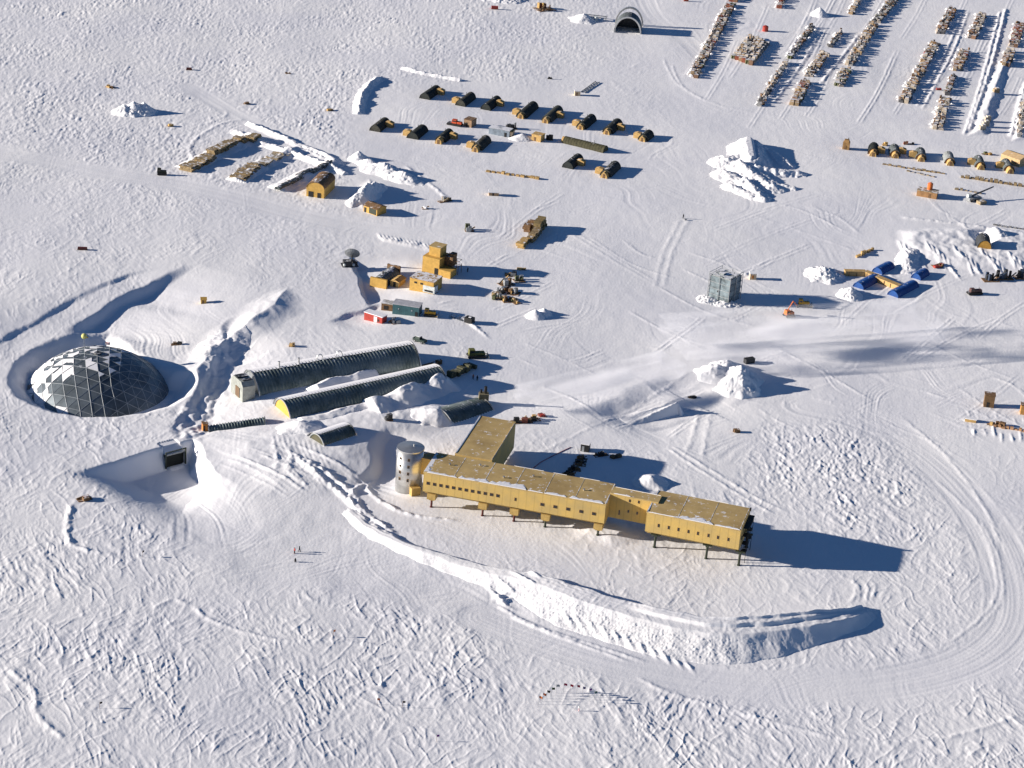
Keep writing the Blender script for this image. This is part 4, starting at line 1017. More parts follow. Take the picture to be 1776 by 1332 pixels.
# ------------------------------------------------------------------ buildings and large equipment
tall = thing('outhouse', 'narrow tall tan box hut left of the right-hand line of tents', 'hut', at(1467, 258), -0.2)
MB().box(0, 0, 0, 3, 3, 3.2).box(0.0, 0.0, 3.2, 2.6, 2.6, 1.2, tp=0.7).build('wall', mat('old_ply', (.36, .21, .08), .8, var=.2), tall)
MB().box(-0.3, -1.52, 0, 0.9, 0.1, 2.0).build('door', WOODD, tall); MB().cyl(0.6, 0, 4.3, 0.15, 0.9, 8).build('vent', DRK, tall)
big_h = thing('timber_hall', 'plain tan timber building behind the tents at the right edge', 'building', at(1760, 282), heading((1735, 262), (1776, 276)))
MB().prism([(-4, -0.4), (4, -0.4), (4, 3.4), (0, 4.6), (-4, 3.4)], -5, 5).build('wall', mat('bleached_ply', (.60, .42, .22), .85, var=.1, snow=.15), big_h)
MB().box(-5.05, 0, 0, 0.12, 1.6, 2.4).box(3, -4.05, 1.2, 1.0, 0.1, 0.9).build('door', WOODD, big_h)

def box_building(name, label, cat, px, py, rz, L, Wd, h, wm, roof='flat', rm=None, openings=(), group=None):
    t = thing(name, label, cat, at(px, py), rz, group)
    if roof == 'round': w_ = MB().prism([(-Wd/2, -.4), (Wd/2, -.4), (Wd/2, h*.62)]+[(Wd/2*math.cos(a), h*.62+h*.38*math.sin(a)) for a in [math.pi*k/10 for k in range(1, 10)]]+[(-Wd/2, h*.62)], -L/2, L/2).build('wall', wm, t)
    elif roof == 'gable': w_ = MB().prism([(-Wd/2, -.4), (Wd/2, -.4), (Wd/2, h*.75), (0, h), (-Wd/2, h*.75)], -L/2, L/2).build('wall', wm, t)
    else: w_ = MB().box(0, 0, -.4, L, Wd, h+.4).build('wall', wm, t)
    if roof == 'flat': MB().box(0, 0, h, L+.3, Wd+.3, .22).build('roof', rm or wm, t)
    elif roof == 'gable':
        for sy in (-1, 1): MB().prism([(0, h+.02), (sy*(Wd/2+.3), h*.75-.08), (sy*(Wd/2+.3), h*.75+.1), (0, h+.2)][::sy], -L/2-.2, L/2+.2).build('roof_panel', rm or wm, w_)
    else: MB().prism([((Wd/2+.1)*math.cos(a), h*.62+(h*.38+.1)*math.sin(a)) for a in [math.pi*k/10 for k in range(0, 11)]]+[((Wd/2-.05)*math.cos(a), h*.62+(h*.38-.05)*math.sin(a)) for a in [math.pi*k/10 for k in range(10, -1, -1)]], -L/2-.15, L/2+.15).build('roof', rm or wm, t)
    for nm, x, y, z, sx, sy, sz, m_ in openings: MB().box(x, y, z, sx, sy, sz).build(nm, m_, w_)
    return t
OCH = mat('ochre_ply_wall', (.56, .34, .08), .75, var=.08)
hb = heading((546, 338), (572, 312))
box_building('round_roof_shop', 'tall ochre shop with a rounded brown roof near the timber stacks', 'building', 556, 333, hb, 14, 7.4, 6.4, OCH, 'round', WOODD,
             [('door', -7.05, 1.8, 0, .12, 2, 2.4, BLK), ('door', -7.05, -1.6, 0, .12, 1.4, 2.2, BLK)])
box_building('ochre_hut', 'small ochre hut with a dark green-sided wall beside the snow pile and the road', 'hut', 650, 368, heading((634, 362), (662, 372)), 7, 5.5, 3.6, OCH, 'gable', WOODD,
             [('door', -2.6, -2.8, 0, 1.0, .12, 2.0, BLK), ('panel', 1.2, -2.8, .3, 3.6, .1, 2.2, OLV)])
# stepped ochre plant in the middle
pl = thing('stepped_plant', 'tallest stepped ochre plywood building with scaffold on its right side', 'building', at(762, 472), heading((742, 462), (790, 474)))
MB().box(-2.2, 1.0, -.4, 7.0, 8.0, 6.6).build('wall', OCH, pl)
MB().box(-2.0, 1.6, 6.2, 4.6, 5.0, 3.4).build('upper_tower', OCH, pl)
MB().box(-2.0, 1.6, 9.6, 5.0, 5.4, .25).build('roof', YELR, pl)
MB().box(3.9, -1.2, -.4, 5.0, 5.0, 3.2).build('lower_annex', OCH, pl)
MB().box(3.0, 2.6, 2.9, 3.4, 3.4, 3.6).box(3.9, 2.9, 6.4, 2.0, 2.4, 1.2).build('machine_deck', WOODD, pl)
sc_ = MB()
for x in (1.6, 4.8, 6.8):
    for y in (1.6, 4.4): sc_.tube((x, y, 0), (x, y, 7.8-0.6*x), .12)
for z in (3, 5.2): sc_.tube((1.6, 1.6, z), (6.8, 1.6, z), .09).tube((1.6, 4.4, z), (6.8, 4.4, z), .09).tube((6.8, 1.6, z), (6.8, 4.4, z), .09)
sc_.build('scaffold', WOODD, pl)
MB().box(.2, -3.05, 0, 1.5, .12, 2.6).build('door', BLK, pl)
MB().prism([(-3.6, 0), (-3.4, 0), (-3.4, .3), (-3.6, .3)], -5, 3).build('skid', DRK, pl)
box_building('ochre_workshop', 'ochre workshop with snow on its roof and a white lean-to in front', 'building', 738, 500, heading((718, 497), (766, 508)), 9.5, 7.5, 4.4, OCH, 'flat', mat('snowy_roof', (.42, .26, .1), .8, snow=.62),
             [('window', -2.4, -3.78, 2.8, 1.0, .12, .7, BLK), ('window', 0, -3.78, 2.8, 1.0, .12, .7, BLK)])
ln = thing('white_trailer', 'white box trailer with dark openings against the ochre workshop', 'trailer', at(746, 507), heading((718, 497), (766, 508)))
MB().box(0, 0, .4, 4.6, 3.0, 2.5).build('body', mat('white_paint', (.62, .66, .64), .5), ln); MB().box(0, -1.53, .7, 3.2, .1, .7).build('opening', BLK, ln)
MB().box(0, -.9, 0, 4.8, .3, .4).build('skid', DRK, ln); MB().box(0, .9, 0, 4.8, .3, .4).build('skid', DRK, ln)
ht = heading((648, 498), (690, 470))
jt = thing('snowy_shelter', 'half-round shelter drifted with snow between two plywood fronts', 'shelter', at(655, 499), heading((650, 500), (681, 477)))
MB().arch(1, 13, 6, 4.0, 12, .2, corr=8, depth=.08).build('shell', mat('snowy_steel', (.12, .14, .14), .5, .4, snow=.55), jt)
MB().prism([(-3.4, -.3), (3.2, -.3), (3.2, 3.6), (-3.4, 3.6)], 0, .9).build('front_wall', OCH, jt)
MB().prism([(-2.6, -.3), (2.6, -.3), (2.6, 4.4), (-2.6, 4.4)], 13, 13.8).build('rear_wall', WOODD, jt)
MB().cyl(4, 0, 3.8, .25, 1.6, 8).build('vent', DRK, jt)
box_building('tan_shed', 'tan snow-topped shed right of the half-round shelter', 'shed', 690, 493, ht, 5.5, 3.4, 2.6, WOOD, 'gable', WOOD, [('door', -2.78, 0, 0, .1, 1, 2, BLK)])
hs = heading((682, 544), (728, 551))
box_building('teal_building', 'teal metal-sided building with a pale roof and two round lamps', 'building', 706, 543, hs, 9.6, 4.6, 3.7, TEAL, 'flat', mat('pale_roof', (.5, .5, .52), .6),
             [('lamp', -2.6, -2.36, 2.0, .4, .12, .4, DSTR), ('lamp', 2.2, -2.36, 2.0, .4, .12, .4, DSTR), ('door', 3.9, -2.36, 0, .9, .1, 2, BLK)])
box_building('brown_shed', 'brown open-fronted shed left of the teal building', 'shed', 673, 536, hs, 4.2, 3.2, 2.6, WOODD, 'flat', mat('snow_roof2', (.5, .48, .45), .7, snow=.5), [('opening', -.4, -1.63, .4, 1.6, .1, 1.5, BLK)])
box_building('red_container', 'red container with white doors, drifted over, below the teal building', 'container', 651, 556, heading((632, 546), (670, 558)), 7.6, 3.0, 2.7, RED, 'flat', SNW,
             [('door', 1.0, -1.53, .3, 1.4, .1, 2.0, mat('white_door', (.7, .7, .7), .6)), ('opening', 2.3, -1.53, .8, .6, .1, .8, BLK)])
# satellite dish platform
dp = thing('dish_platform', 'dark antenna platform with a tilted grey dish at the edge of a snow step', 'antenna', at(606, 460), .3)
MB().box(0, 0, 0, 6.0, 4.0, .35).box(-1, -.5, .35, 3.0, 2.4, 1.9).box(2.1, .4, .35, 1.6, 2.2, 1.4).build('deck', DRK, dp)
dish = MB(); n = 18
vs_ = [(0, 0, 0)]; fs_ = []
for j in (1, 2, 3):
    for i in range(n): a = 2*math.pi*i/n; rr_ = .95*j; vs_.append((rr_*math.cos(a), rr_*math.sin(a), .09*rr_*rr_))
for i in range(n): fs_.append((0, 1+i, 1+(i+1) % n))
for j in (0, 1):
    for i in range(n): a = 1+j*n; fs_.append((a+i, a+n+i, a+n+(i+1) % n, a+(i+1) % n))
k = len(vs_); vs_ += [(x, y, z-.12) for x, y, z in vs_]; fs_ += [tuple(i+k for i in f[::-1]) for f in fs_]
fs_ += [(1+2*n+i, 1+2*n+k+i, 1+2*n+k+(i+1) % n, 1+2*n+(i+1) % n) for i in range(n)]
do = link_mesh('dish', vs_, fs_, GRY, dp); do.location = (1.0, .8, 3.9); do.rotation_euler = (math.radians(-52), math.radians(25), 0)
MB().tube((1.0, .6, 1.0), (1.0, .8, 3.8), .25, 8).build('pedestal', DRK, dp)
for x, y in ((-2.2, -1.6), (1.2, -1.9)): MB().ball(x, y, .9, .55, 10, 7).build('white_ball', mat('white_paint', (.7, .7, .7)), dp)

# construction frame wrapped in sheeting
cf = thing('construction_tower', 'square blue-grey construction tower wrapped in sheeting, snow rubble at its foot', 'tower', at(1250, 520), heading((1222, 512), (1253, 522))-.0)
cm = mat('sheeting', (.18, .23, .25), .7, var=.3, vs_=1.5, stripes=((0, 0, 1), 2.3, .25), snow=.2)
MB().box(0, 2, -.4, 8.4, 8.4, 9.8).build('wall', cm, cf)
MB().box(0, 2, 9.4, 7.6, 7.6, .3).box(-1, 1, 9.7, 2, 2, .6).build('roof', mat('snowy_deck', (.3, .33, .33), .8, snow=.55), cf)
sc_ = MB()
for x in (-4.5, 0, 4.5):
    for y in (-2.5, 2, 6.5):
        if x or y != 2: sc_.tube((x, y, 0), (x, y, 10.6), .14)
for z in (2.4, 4.8, 7.2, 9.6, 10.5):
    for a, b in (((-4.5, -2.5), (4.5, -2.5)), ((4.5, -2.5), (4.5, 6.5)), ((-4.5, -2.5), (-4.5, 6.5)), ((-4.5, 6.5), (4.5, 6.5))): sc_.tube((*a, z), (*b, z), .08)
sc_.tube((4.5, -2.5, 0), (4.5, 6.5, 5), .08).tube((4.5, 6.5, 5), (4.5, -2.5, 9.6), .08)
sc_.build('scaffold', GRY, cf); MB().box(-.4, -2.28, 3.6, .5, .12, .6).build('window', BLK, cf)
box_building('tan_crate_hut', 'small tan cube hut beside the construction tower', 'hut', 1305, 483, .1, 2.4, 2.4, 2.3, mat('pale_ply', (.62, .48, .32), .8), 'flat', SNW, [('door', -.1, -1.22, .5, .8, .1, 1.2, mat('orange_ply', (.5, .2, .05)))])

# blue arches and the timber walkway
for i, (p, q, wd_, lab) in enumerate((((1488, 500), (1518, 484), 4.8, 'blue arch shelter left of the timber walkway, near side'),
                                 ((1548, 514), (1585, 494), 4.8, 'longest blue arch shelter at the right end of the timber walkway'),
                                 ((1521, 474), (1543, 462), 4.6, 'blue arch shelter on the far side of the timber walkway'),
                                 ((1588, 484), (1604, 474), 4.2, 'blue arch shelter mostly under snow, far right of the walkway'))):
    a = at(*p); b = at(*q); L = math.hypot(b[0]-a[0], b[1]-a[1]); t = thing('blue_arch', lab, 'shelter', a, math.atan2(b[1]-a[1], b[0]-a[0]), 'blue arch shelters')
    sh = MB().arch(0, L, wd_, 2.3, 14, .15, corr=int(L/1.2), depth=.06).build('shell', BLU, t)
    MB().disc(.3, wd_-.4, 2.15, .15, 14).build('end_wall', BLU, t); MB().disc(L-.3, wd_-.4, 2.15, .15, 14).build('end_wall', BLU, t)
    snow_strip(0.5, L-.3, wd_*.26, -1.7 if i != 1 else -1.0, 2.14, 500+i, .5).build('snow_cover', SNW, sh)
for pts, lab in (((( 1464, 477), (1500, 478)), 'far-left leg of the timber walkway'), (((1500, 478), (1522, 486)), 'sloping leg of the timber walkway beside the near blue arch'), (((1520, 487), (1562, 504)), 'long right leg of the timber walkway between blue arches')):
    a, b = at(*pts[0]), at(*pts[1]); L = math.hypot(b[0]-a[0], b[1]-a[1])
    t = thing('timber_walkway', lab, 'walkway', a, math.atan2(b[1]-a[1], b[0]-a[0]), 'timber walkway legs')
    MB().box(L/2, 0, -.3, L, 2.2, 2.2).build('wall', mat('walkway_ply', (.56, .36, .14), .8, var=.1), t); MB().box(L/2, 0, 1.9, L+.1, 2.5, .18).build('roof', mat('walkway_roof', (.5, .33, .13), .8, snow=.15), t)
    for k in range(int(L/3)): MB().box(1.5+k*3, -1.24, .1, .2, .1, 1.7).build('stud', WOODD, t)

# open hangar with two hoops at the top, the block wall beside it
hg = thing('open_hangar', 'open-ended round steel hangar with a free-standing hoop behind it', 'hangar', at(1088, 57), math.radians(86))
MB().arch(0, 11, 13.5, 8.0, 18, .35, corr=9, depth=.1).build('shell', mat('hangar_steel', (.16, .18, .18), .5, .5, snow=.25), hg)
MB().arch(-.3, .3, 14, 8.4, 18, .7).build('front_rib', GALV, hg)
MB().arch(15, 16.2, 14.6, 9.4, 20, .8).build('hoop', GALV, hg)
MB().disc(10.6, 12.8, 7.6, .2, 18).build('rear_wall', DRK, hg)
MB().box(-1.2, 6.4, 0, 1.4, .8, 1.6).build('bracket', GRY, hg)
pw = thing('platform_rack', 'thin grey rack of beams on the snow wall left of the open hangar', 'rack', at(1030, 34), -.12)
MB().box(0, 0, 1.2, 13, .5, .4).box(0, 3.5, 1.2, 13, .5, .4).build('beam', GRY, pw)
for x in (-6, 0, 6): MB().box(x, 1.7, .9, .3, 4.2, .3).box(x, 1.7, -.4, .3, .3, 1.4).build('crossbeam', GRY, pw)
MB().cyl(1.2, -1.5, -.4, .8, 2.6, 12).build('drum', mat('white_paint', (.7, .7, .7)), pw)

ridge_heap('wind drift burying the lower right half of the yellow-ended arch', [(640, 712), (690, 700), (735, 684), (775, 668)], 4.6, 7, 431, .25)
ridge_heap('low drift along the foot of the yellow-ended arch', [(520, 732), (570, 724), (640, 706)], 1.6, 3.0, 435, .25)
ridge_heap('drift between the two long arches, blown up in the middle', [(545, 690), (600, 676), (650, 664), (700, 652)], 1.8, 3.2, 438, .3)

pile('snow drift over the left end of the short bright arch', 756, 722, 8, 7, 2.6, 441, rz=18, rough=.2)
ridge_heap('drift creeping up the front of the largest arch at its middle', [(548, 684), (580, 668), (612, 662), (650, 652)], 3.0, 5.0, 445, .25)

# ------------------------------------------------------------------ cargo: crates of eight kinds, then rows of copies
def crate(kind):
    r = random.Random(kind*13+1); t = MB()
    base = {0: mat('crate_ply', (.42, .30, .17), .85, var=.2, vs_=6, snow=.62), 1: mat('crate_brown', (.24, .14, .085), .85, var=.2, vs_=6, snow=.62), 2: mat('crate_grey', (.28, .28, .27), .7, var=.2, snow=.5),
            3: mat('crate_olive', (.13, .14, .07), .8, var=.2, snow=.62), 4: mat('crate_pale', (.52, .44, .33), .85, var=.2, snow=.66), 5: mat('crate_rust', (.26, .08, .045), .8, var=.2, snow=.55),
            6: mat('crate_buried', (.40, .34, .28), .9, snow=.62), 7: mat('crate_dark', (.07, .07, .075), .7, snow=.45)}[kind]
    if kind in (0, 4): t.box(0, 0, 0, 2.3, 1.9, .18).box(0, 0, .18, 2.2, 1.8, 1.5).box(.3, 0, 1.68, 1.3, 1.5, .5)
    elif kind in (1, 5): t.box(-.5, 0, 0, 1.1, 2.0, 1.9).box(.65, .1, 0, 1.0, 1.7, 1.3).box(.6, 0, 1.3, .7, 1.2, .5)
    elif kind == 2:
        for i in range(3): t.tube((-.9+.8*i, -1.0, .45), (-.9+.8*i, 1.0, .45), .42, 10)
        for i in range(2): t.tube((-.5+.8*i, -1.0, 1.2), (-.5+.8*i, 1.0, 1.2), .42, 10)
    elif kind == 3:
        for i in range(4): t.cyl(-.6+1.2*(i % 2), -.6+1.2*(i//2), .15, .5, 1.3, 10)
        t.box(0, 0, 0, 2.4, 2.3, .15).box(0, 0, 1.45, 2.2, 2.1, .2)
    elif kind == 6: t.box(0, 0, 0, 2.5, 2.1, 1.0, .2, .8).box(.2, .1, 1.0, 1.6, 1.3, .8, .5, .6)
    else: t.box(0, 0, 0, 2.0, 2.2, 1.4).cyl(.2, 0, 1.4, .5, .8, 8).box(-.8, .6, 1.4, .4, .5, .4)
    o = t.build('cargo_crate', base); return o
CRATES = [crate(k) for k in range(8)]
USED = set(); NCR = 0
SPEC = []
def put_crate(k, loc, rz, sc, label, group): SPEC.append((k, loc, rz, sc, label, group))
def place_crate(k, loc, rz, sc, label, group):
    global NCR; NCR += 1
    o = CRATES[k]
    if k in USED: o = o.copy(); C.objects.link(o)
    USED.add(k); o.location = loc; o.rotation_euler = (0, 0, rz); o.scale = sc; tag(o, label, 'cargo crate', group)
def crate_row(p, q, lanes, label, seed, mix=(0, 1, 2, 3, 4, 6, 6, 5, 7), pitch=3.6, wl=2.3, hs=1.0, skip=.05):
    r = random.Random(seed); a = G(*p); b = G(*q); L = math.hypot(b[0]-a[0], b[1]-a[1]); ang = math.atan2(b[1]-a[1], b[0]-a[0]); n = int(L/pitch)
    ux, uy = (b[0]-a[0])/L, (b[1]-a[1])/L
    for i in range(n+1):
        for j in range(lanes):
            if r.random() < skip: continue
            o = (j-(lanes-1)/2)*wl+r.uniform(-.25, .25); s = i*pitch+r.uniform(-.5, .5)
            x = a[0]+ux*s-uy*o; y = a[1]+uy*s+ux*o
            k = r.choice(mix); sz = r.uniform(.85, 1.2)*hs
            put_crate(k, (x, y, gz(x, y)-.1), ang+r.uniform(-.15, .15)+(math.pi/2 if r.random() < .3 else 0), (r.uniform(1.05, 1.4), r.uniform(.9, 1.15), sz), label, label.split(' in ')[-1].join(['cargo in ', '']))
ROWS = [
    ((1203, 134), (1268, 8), 2, 'snow-caught crate in the leftmost row of the cargo yard', (0, 1, 2, 3, 4, 6, 6, 5, 7)),
    ((1272, 2), (1283, -12), 2, 'crate in the short top stub left of the cargo yard', (1, 5, 6)),
    ((1317, 183), (1364, 110), 1, 'white-crusted crate in the snowy row next to the square block of cargo', (6, 6, 7, 2, 4)),
    ((1370, 102), (1409, 48), 1, 'crate in the far half of the row next to the square block', (3, 1, 6, 7)),
    ((1378, 182), (1398, 143), 2, 'brown and tan crate in the near stub right of the snowy row', (1, 5, 0, 3)),
    ((1403, 133), (1430, 96), 2, 'tan crate in the middle stub right of the snowy row', (0, 1, 4, 6)),
    ((1440, 82), (1460, 56), 1, 'grey crate in the far stub right of the snowy row', (2, 6, 7)),
    ((1455, 150), (1468, 122), 2, 'tan crate in the near stub of the central row', (0, 4, 6, 3)),
    ((1472, 114), (1516, 44), 2, 'pale crate in the long central row of the cargo yard', (4, 6, 6, 2, 0)),
    ((1520, 38), (1556, -6), 2, 'olive and white crate in the far central row at the top edge', (3, 6, 2, 7)),
    ((1476, 24), (1494, -8), 1, 'crate in the narrow pair of rows at the top edge', (4, 0, 2)),
    ((1352, 14), (1359, -8), 1, 'brown crate in the tiny stub at the top edge', (1, 5)),
    ((1567, 178), (1622, 76), 2, 'crate in the long row right of the empty lane', (0, 1, 6, 6, 4, 7, 2)),
    ((1630, 58), (1652, 18), 2, 'crate in the far short row right of the empty lane', (6, 1, 2, 7)),
    ((1626, 224), (1640, 172), 2, 'crate in the near part of the second long right row', (6, 1, 4, 0)),
    ((1642, 165), (1655, 132), 1, 'dark crate in the middle part of the second long right row', (7, 7, 3, 1)),
    ((1660, 122), (1673, 88), 2, 'orange-brown crate in the far part of the second long right row', (1, 0, 5, 6)),
    ((1685, 66), (1704, 28), 2, 'crate in the short dense row between two lanes at the upper right', (1, 4, 7, 6)),
    ((1744, 114), (1753, 88), 2, 'tan crate in the short row above the snow platform', (0, 1, 4)),
    ((1757, 80), (1770, 42), 2, 'pinkish crate in the last row at the upper right edge', (4, 1, 6, 5)),
    ((1766, 240), (1776, 180), 1, 'half-buried crate in the row at the right edge', (6, 4, 2)),
]
for k, (p, q, ln_, lab, mix) in enumerate(ROWS): crate_row(p, q, ln_, lab, 600+k, mix, pitch=3.9 if ln_ == 2 else 3.2)
for x, y, k in ((1727, 160, 0), (1703, 224, 4), (1709, 217, 4), (1712, 209, 4)):
    l = at(x, y); put_crate(k, (l[0], l[1], l[2]), .3, (1.3, 1.2, 1.1), 'tan crate sitting on the long snow platform at the upper right', 'cargo on the snow platform')
# the square block of cargo
a, b, d_ = G(1272, 101), G(1303, 113), G(1300, 68)
rb = random.Random(9)
for i in range(6):
    for j in range(9):
        u, v = i/5, j/8; x = a[0]+(b[0]-a[0])*u+(d_[0]-a[0])*v; y = a[1]+(b[1]-a[1])*u+(d_[1]-a[1])*v
        k = rb.choice((5, 0, 1, 3)) if j == 0 else rb.choice((0, 4, 6, 2, 6, 7, 4)); lab = 'crate in the front edge of the square block of cargo' if j == 0 else 'snow-dusted crate packed in the square block of cargo'
        put_crate(k, (x, y, gz(x, y)-.1), math.atan2(d_[1]-a[1], d_[0]-a[0])+rb.uniform(-.1, .1), (1.5, 1.0, rb.uniform(1.0, 1.4)), lab, 'cargo in the square block')
SPEC.sort(key=lambda q: -uv_of(q[1][0], q[1][1])[1])       # nearest first: those are things of their own
rest = {}
for n_, q in enumerate(SPEC):
    if n_ < 296 or q[0] not in USED: place_crate(*q)
    else: rest.setdefault(q[0], []).append(q)
mv, mf, mi, ml_ = [], [], [], []
for k, qs in rest.items():
    me = CRATES[k].data; ml_.append(me.materials[0])
    for _, loc, rz, sc_2, _l, _g in qs:
        b0 = len(mv); M4 = Matrix.Translation(loc) @ Matrix.Rotation(rz, 4, 'Z') @ Matrix.Diagonal((*sc_2, 1))
        mv += [tuple(M4 @ v.co) for v in me.vertices]; mf += [tuple(i+b0 for i in p.vertices) for p in me.polygons]; mi += [len(ml_)-1]*len(me.polygons)
o = link_mesh('distant_cargo', mv, mf, None, mats=ml_, midx=mi); o['kind'] = 'stuff'; o['label'] = 'far rows of crates in the cargo yard at the top of the view'
print('crates', NCR, len(SPEC))

# snow and scraps drifted round the rows: nobody could count them
sm_ = MB(); rs = random.Random(77)
for p, q, ln_, lab, mix in ROWS:
    a, b = G(*p), G(*q); L = math.hypot(b[0]-a[0], b[1]-a[1])
    for i in range(int(L*1.1)):
        s = rs.random(); o = rs.uniform(-2.6, 2.6)*(.6+.4*ln_); x = a[0]+(b[0]-a[0])*s-(b[1]-a[1])/L*o; y = a[1]+(b[1]-a[1])*s+(b[0]-a[0])/L*o
        sz = rs.uniform(.35, 1.1); sm_.ball(x, y, gz(x, y)+sz*.15, sz, 6, 4, .8)
o = sm_.build('snow_clods', SNW); o['kind'] = 'stuff'; o['label'] = 'lumps of wind-blown snow caught along the rows of cargo'
sc2 = [MB(), MB()]
for p, q, ln_, lab, mix in ROWS:
    a, b = G(*p), G(*q); L = math.hypot(b[0]-a[0], b[1]-a[1])
    for i in range(int(L*.9*ln_)):
        s = rs.random(); o = rs.uniform(-1.5, 1.5)*(.4+.6*ln_); x = a[0]+(b[0]-a[0])*s-(b[1]-a[1])/L*o; y = a[1]+(b[1]-a[1])*s+(b[0]-a[0])/L*o
        sc2[i % 2].box(x, y, gz(x, y)+rs.choice((0, 0, 1.2)), rs.uniform(.3, 1.6), rs.uniform(.3, .9), rs.uniform(.3, 1.2), rs.uniform(0, 3))
for m_, col, nm in ((sc2[0], WOODD, 'brown'), (sc2[1], mat('scrap_grey', (.2, .2, .19), .7, snow=.3), 'grey')):
    o = m_.build('cargo_scraps', col); o['kind'] = 'stuff'; o['label'] = nm+' scraps and small boxes wedged between the crates of the cargo yard'

# ------------------------------------------------------------------ stacks, timber, sleds
def stack(name, label, px, py, rz, L, Wd, h, m_, layers=3, group=None, cat='stack', rag=.25, seed=0):
    """boards or boxes laid in layers, the ends uneven"""
    r = random.Random(seed+int(px)*7+int(py)); t = thing(name, label, cat, at(px, py), rz, group)
    n = max(2, int(L/2.2)); 
    for k in range(2): MB().box(0, (-.3+.6*k)*Wd, -.15, L, .25, .3).build('skid', WOODD, t)
    for l in range(layers):
        mb = MB(); x = -L/2
        while x < L/2-.3:
            s = r.uniform(.7, 1.3)*L/n; s = min(s, L/2-x)
            if l < layers-1 or r.random() > rag: mb.box(x+s/2, r.uniform(-.1, .1)*Wd, .15+l*h/layers, s*.94, Wd*r.uniform(.82, 1.0), h/layers*.94, r.uniform(-.03, .03))
            x += s
        if mb.v: mb.build('layer', m_, t)
    return t
hB = heading((318, 294), (440, 240))
TIM = mat('old_timber', (.32, .235, .12), .88, var=.28, vs_=5, snow=.34, col2=(.12, .08, .04)); TIMS = mat('snowy_timber', (.34, .27, .17), .88, var=.25, snow=.5)
hb1 = heading((330, 290), (376, 266))
ridge_heap('snow berm carrying the long left-hand timber stacks', [(322, 292), (370, 268), (442, 236)], 1.7, 5.5, 421, .2)
ridge_heap('snow berm carrying the short wide timber stack', [(408, 314), (450, 288), (516, 256)], 1.7, 5.0, 424, .2)
ridge_heap('snow berm carrying the snowy pipe stacks', [(480, 328), (520, 308), (584, 280)], 1.6, 5, 427, .2)
for i, (x, y, L, Wd, h, lab) in enumerate(((335, 287, 11, 6.5, 2.4, 'wide snow-dusted timber stack at the near end of the left-hand berm'), (357, 276, 9, 5.5, 2.6, 'second timber stack on the left-hand berm'),
        (375, 263, 9, 4.5, 3.4, 'third timber stack, taller, on the left-hand berm'), (392, 255, 9, 4.5, 3.4, 'fourth timber stack at the middle of the left-hand berm'),
        (408, 247, 8, 4.2, 3.2, 'fifth timber stack on the left-hand berm'), (424, 243, 7, 4, 2.4, 'low grey end stack on the left-hand berm'), (440, 239, 6, 4, 2.6, 'farthest scrap stack on the left-hand berm, against the plow ridge'))):
    stack('timber_stack', lab, x, y+4, hb1, L, Wd, h*.85, TIM, 4, 'timber stacks on the left-hand berms', 'timber stack')
hb2 = heading((410, 312), (442, 288))
stack('timber_stack', 'wide flat timber stack at the near end of the middle berm', 420, 306, hb2, 11, 7, 1.9, TIM, 4, 'timber stacks on the left-hand berms', 'timber stack')
stack('timber_stack', 'second timber stack of the middle berm, just behind the wide one', 437, 294, hb2, 9, 6, 1.8, TIM, 4, 'timber stacks on the left-hand berms', 'timber stack')
stack('snowy_stack', 'pinkish stack nearly buried in snow on the middle berm', 478, 275, hb2, 8, 5.5, 1.6, TIMS, 3, None, 'timber stack')
stack('snowy_stack', 'half-buried stack behind the first two on the middle berm', 458, 286, hb2, 8, 5.0, 1.6, TIMS, 3, None, 'timber stack')
stack('snowy_stack', 'last small buried stack at the far end of the middle berm', 496, 268, hb2, 6, 4.5, 1.4, TIMS, 3, None, 'timber stack')
PIPE = mat('snowy_pipe', (.10, .12, .125), .6, .3, snow=.5)
for x, y, L, lab in ((487, 325, 9, 'dark pipes under snow at the near end of the right berm'), (508, 315, 8, 'snow-topped pipe stack second along the right berm'), (524, 303, 9, 'brown and white pipe stack in the middle of the right berm'), (545, 297, 8, 'snowy pipe stack fourth along the right berm'), (561, 288, 7, 'farthest snowy pipe stack on the right berm')):
    t = thing('pipe_stack', lab, 'pipe stack', at(x, y), heading((480, 328), (560, 290)), 'pipe stacks on the right berm'); r = random.Random(x)
    for k in range(9): MB().tube((-L/2+r.uniform(-.8, .8), -2.2+.55*(k % 6)*1.4*.6, .9+.6*(k//6)), (L/2+r.uniform(-.8, .8), -2.2+.55*(k % 6)*1.4*.6+r.uniform(-.3, .3), 1.2+.6*(k//6)), .34, 8).build('pipe', PIPE, t)
    MB().box(0, -.5, 0, L*.7, 3.4, .9).build('crib', WOODD, t)

def lumber_line(label, p, q, n, m_, h=.9, wd=1.4, group='lines of laid-out timber', seed=0):
    a, b = at(*p), at(*q); r = random.Random(seed)
    t = thing('timber_line', label, 'timber line', a, math.atan2(b[1]-a[1], b[0]-a[0]), group); L = math.hypot(b[0]-a[0], b[1]-a[1])
    for i in range(n):
        s = L/n; MB().box((i+.5)*s, r.uniform(-.3, .3), -.1, s*r.uniform(.55, .93), wd*r.uniform(.7, 1.2), h*r.uniform(.6, 1.3), r.uniform(-.08, .08)).build('bundle', m_, t)
lumber_line('straight line of ochre timber bundles in front of the long sideways tent', (843, 297), (936, 311), 11, mat('new_timber', (.50, .33, .13), .8, var=.2), seed=1)
lumber_line('long brown timber line in front of the right-hand tents', (1530, 285), (1640, 302), 13, TIM, .8, seed=2)
lumber_line('short snowy timber line just below the long brown one', (1572, 296), (1622, 307), 6, TIMS, .5, seed=3)
lumber_line('timber line running off the right edge below the tents', (1665, 307), (1790, 326), 15, TIM, 1.2, 1.8, seed=4)
lumber_line('snow-covered pipe line left of the crane', (1655, 328), (1704, 336), 6, TIMS, .8, seed=5)
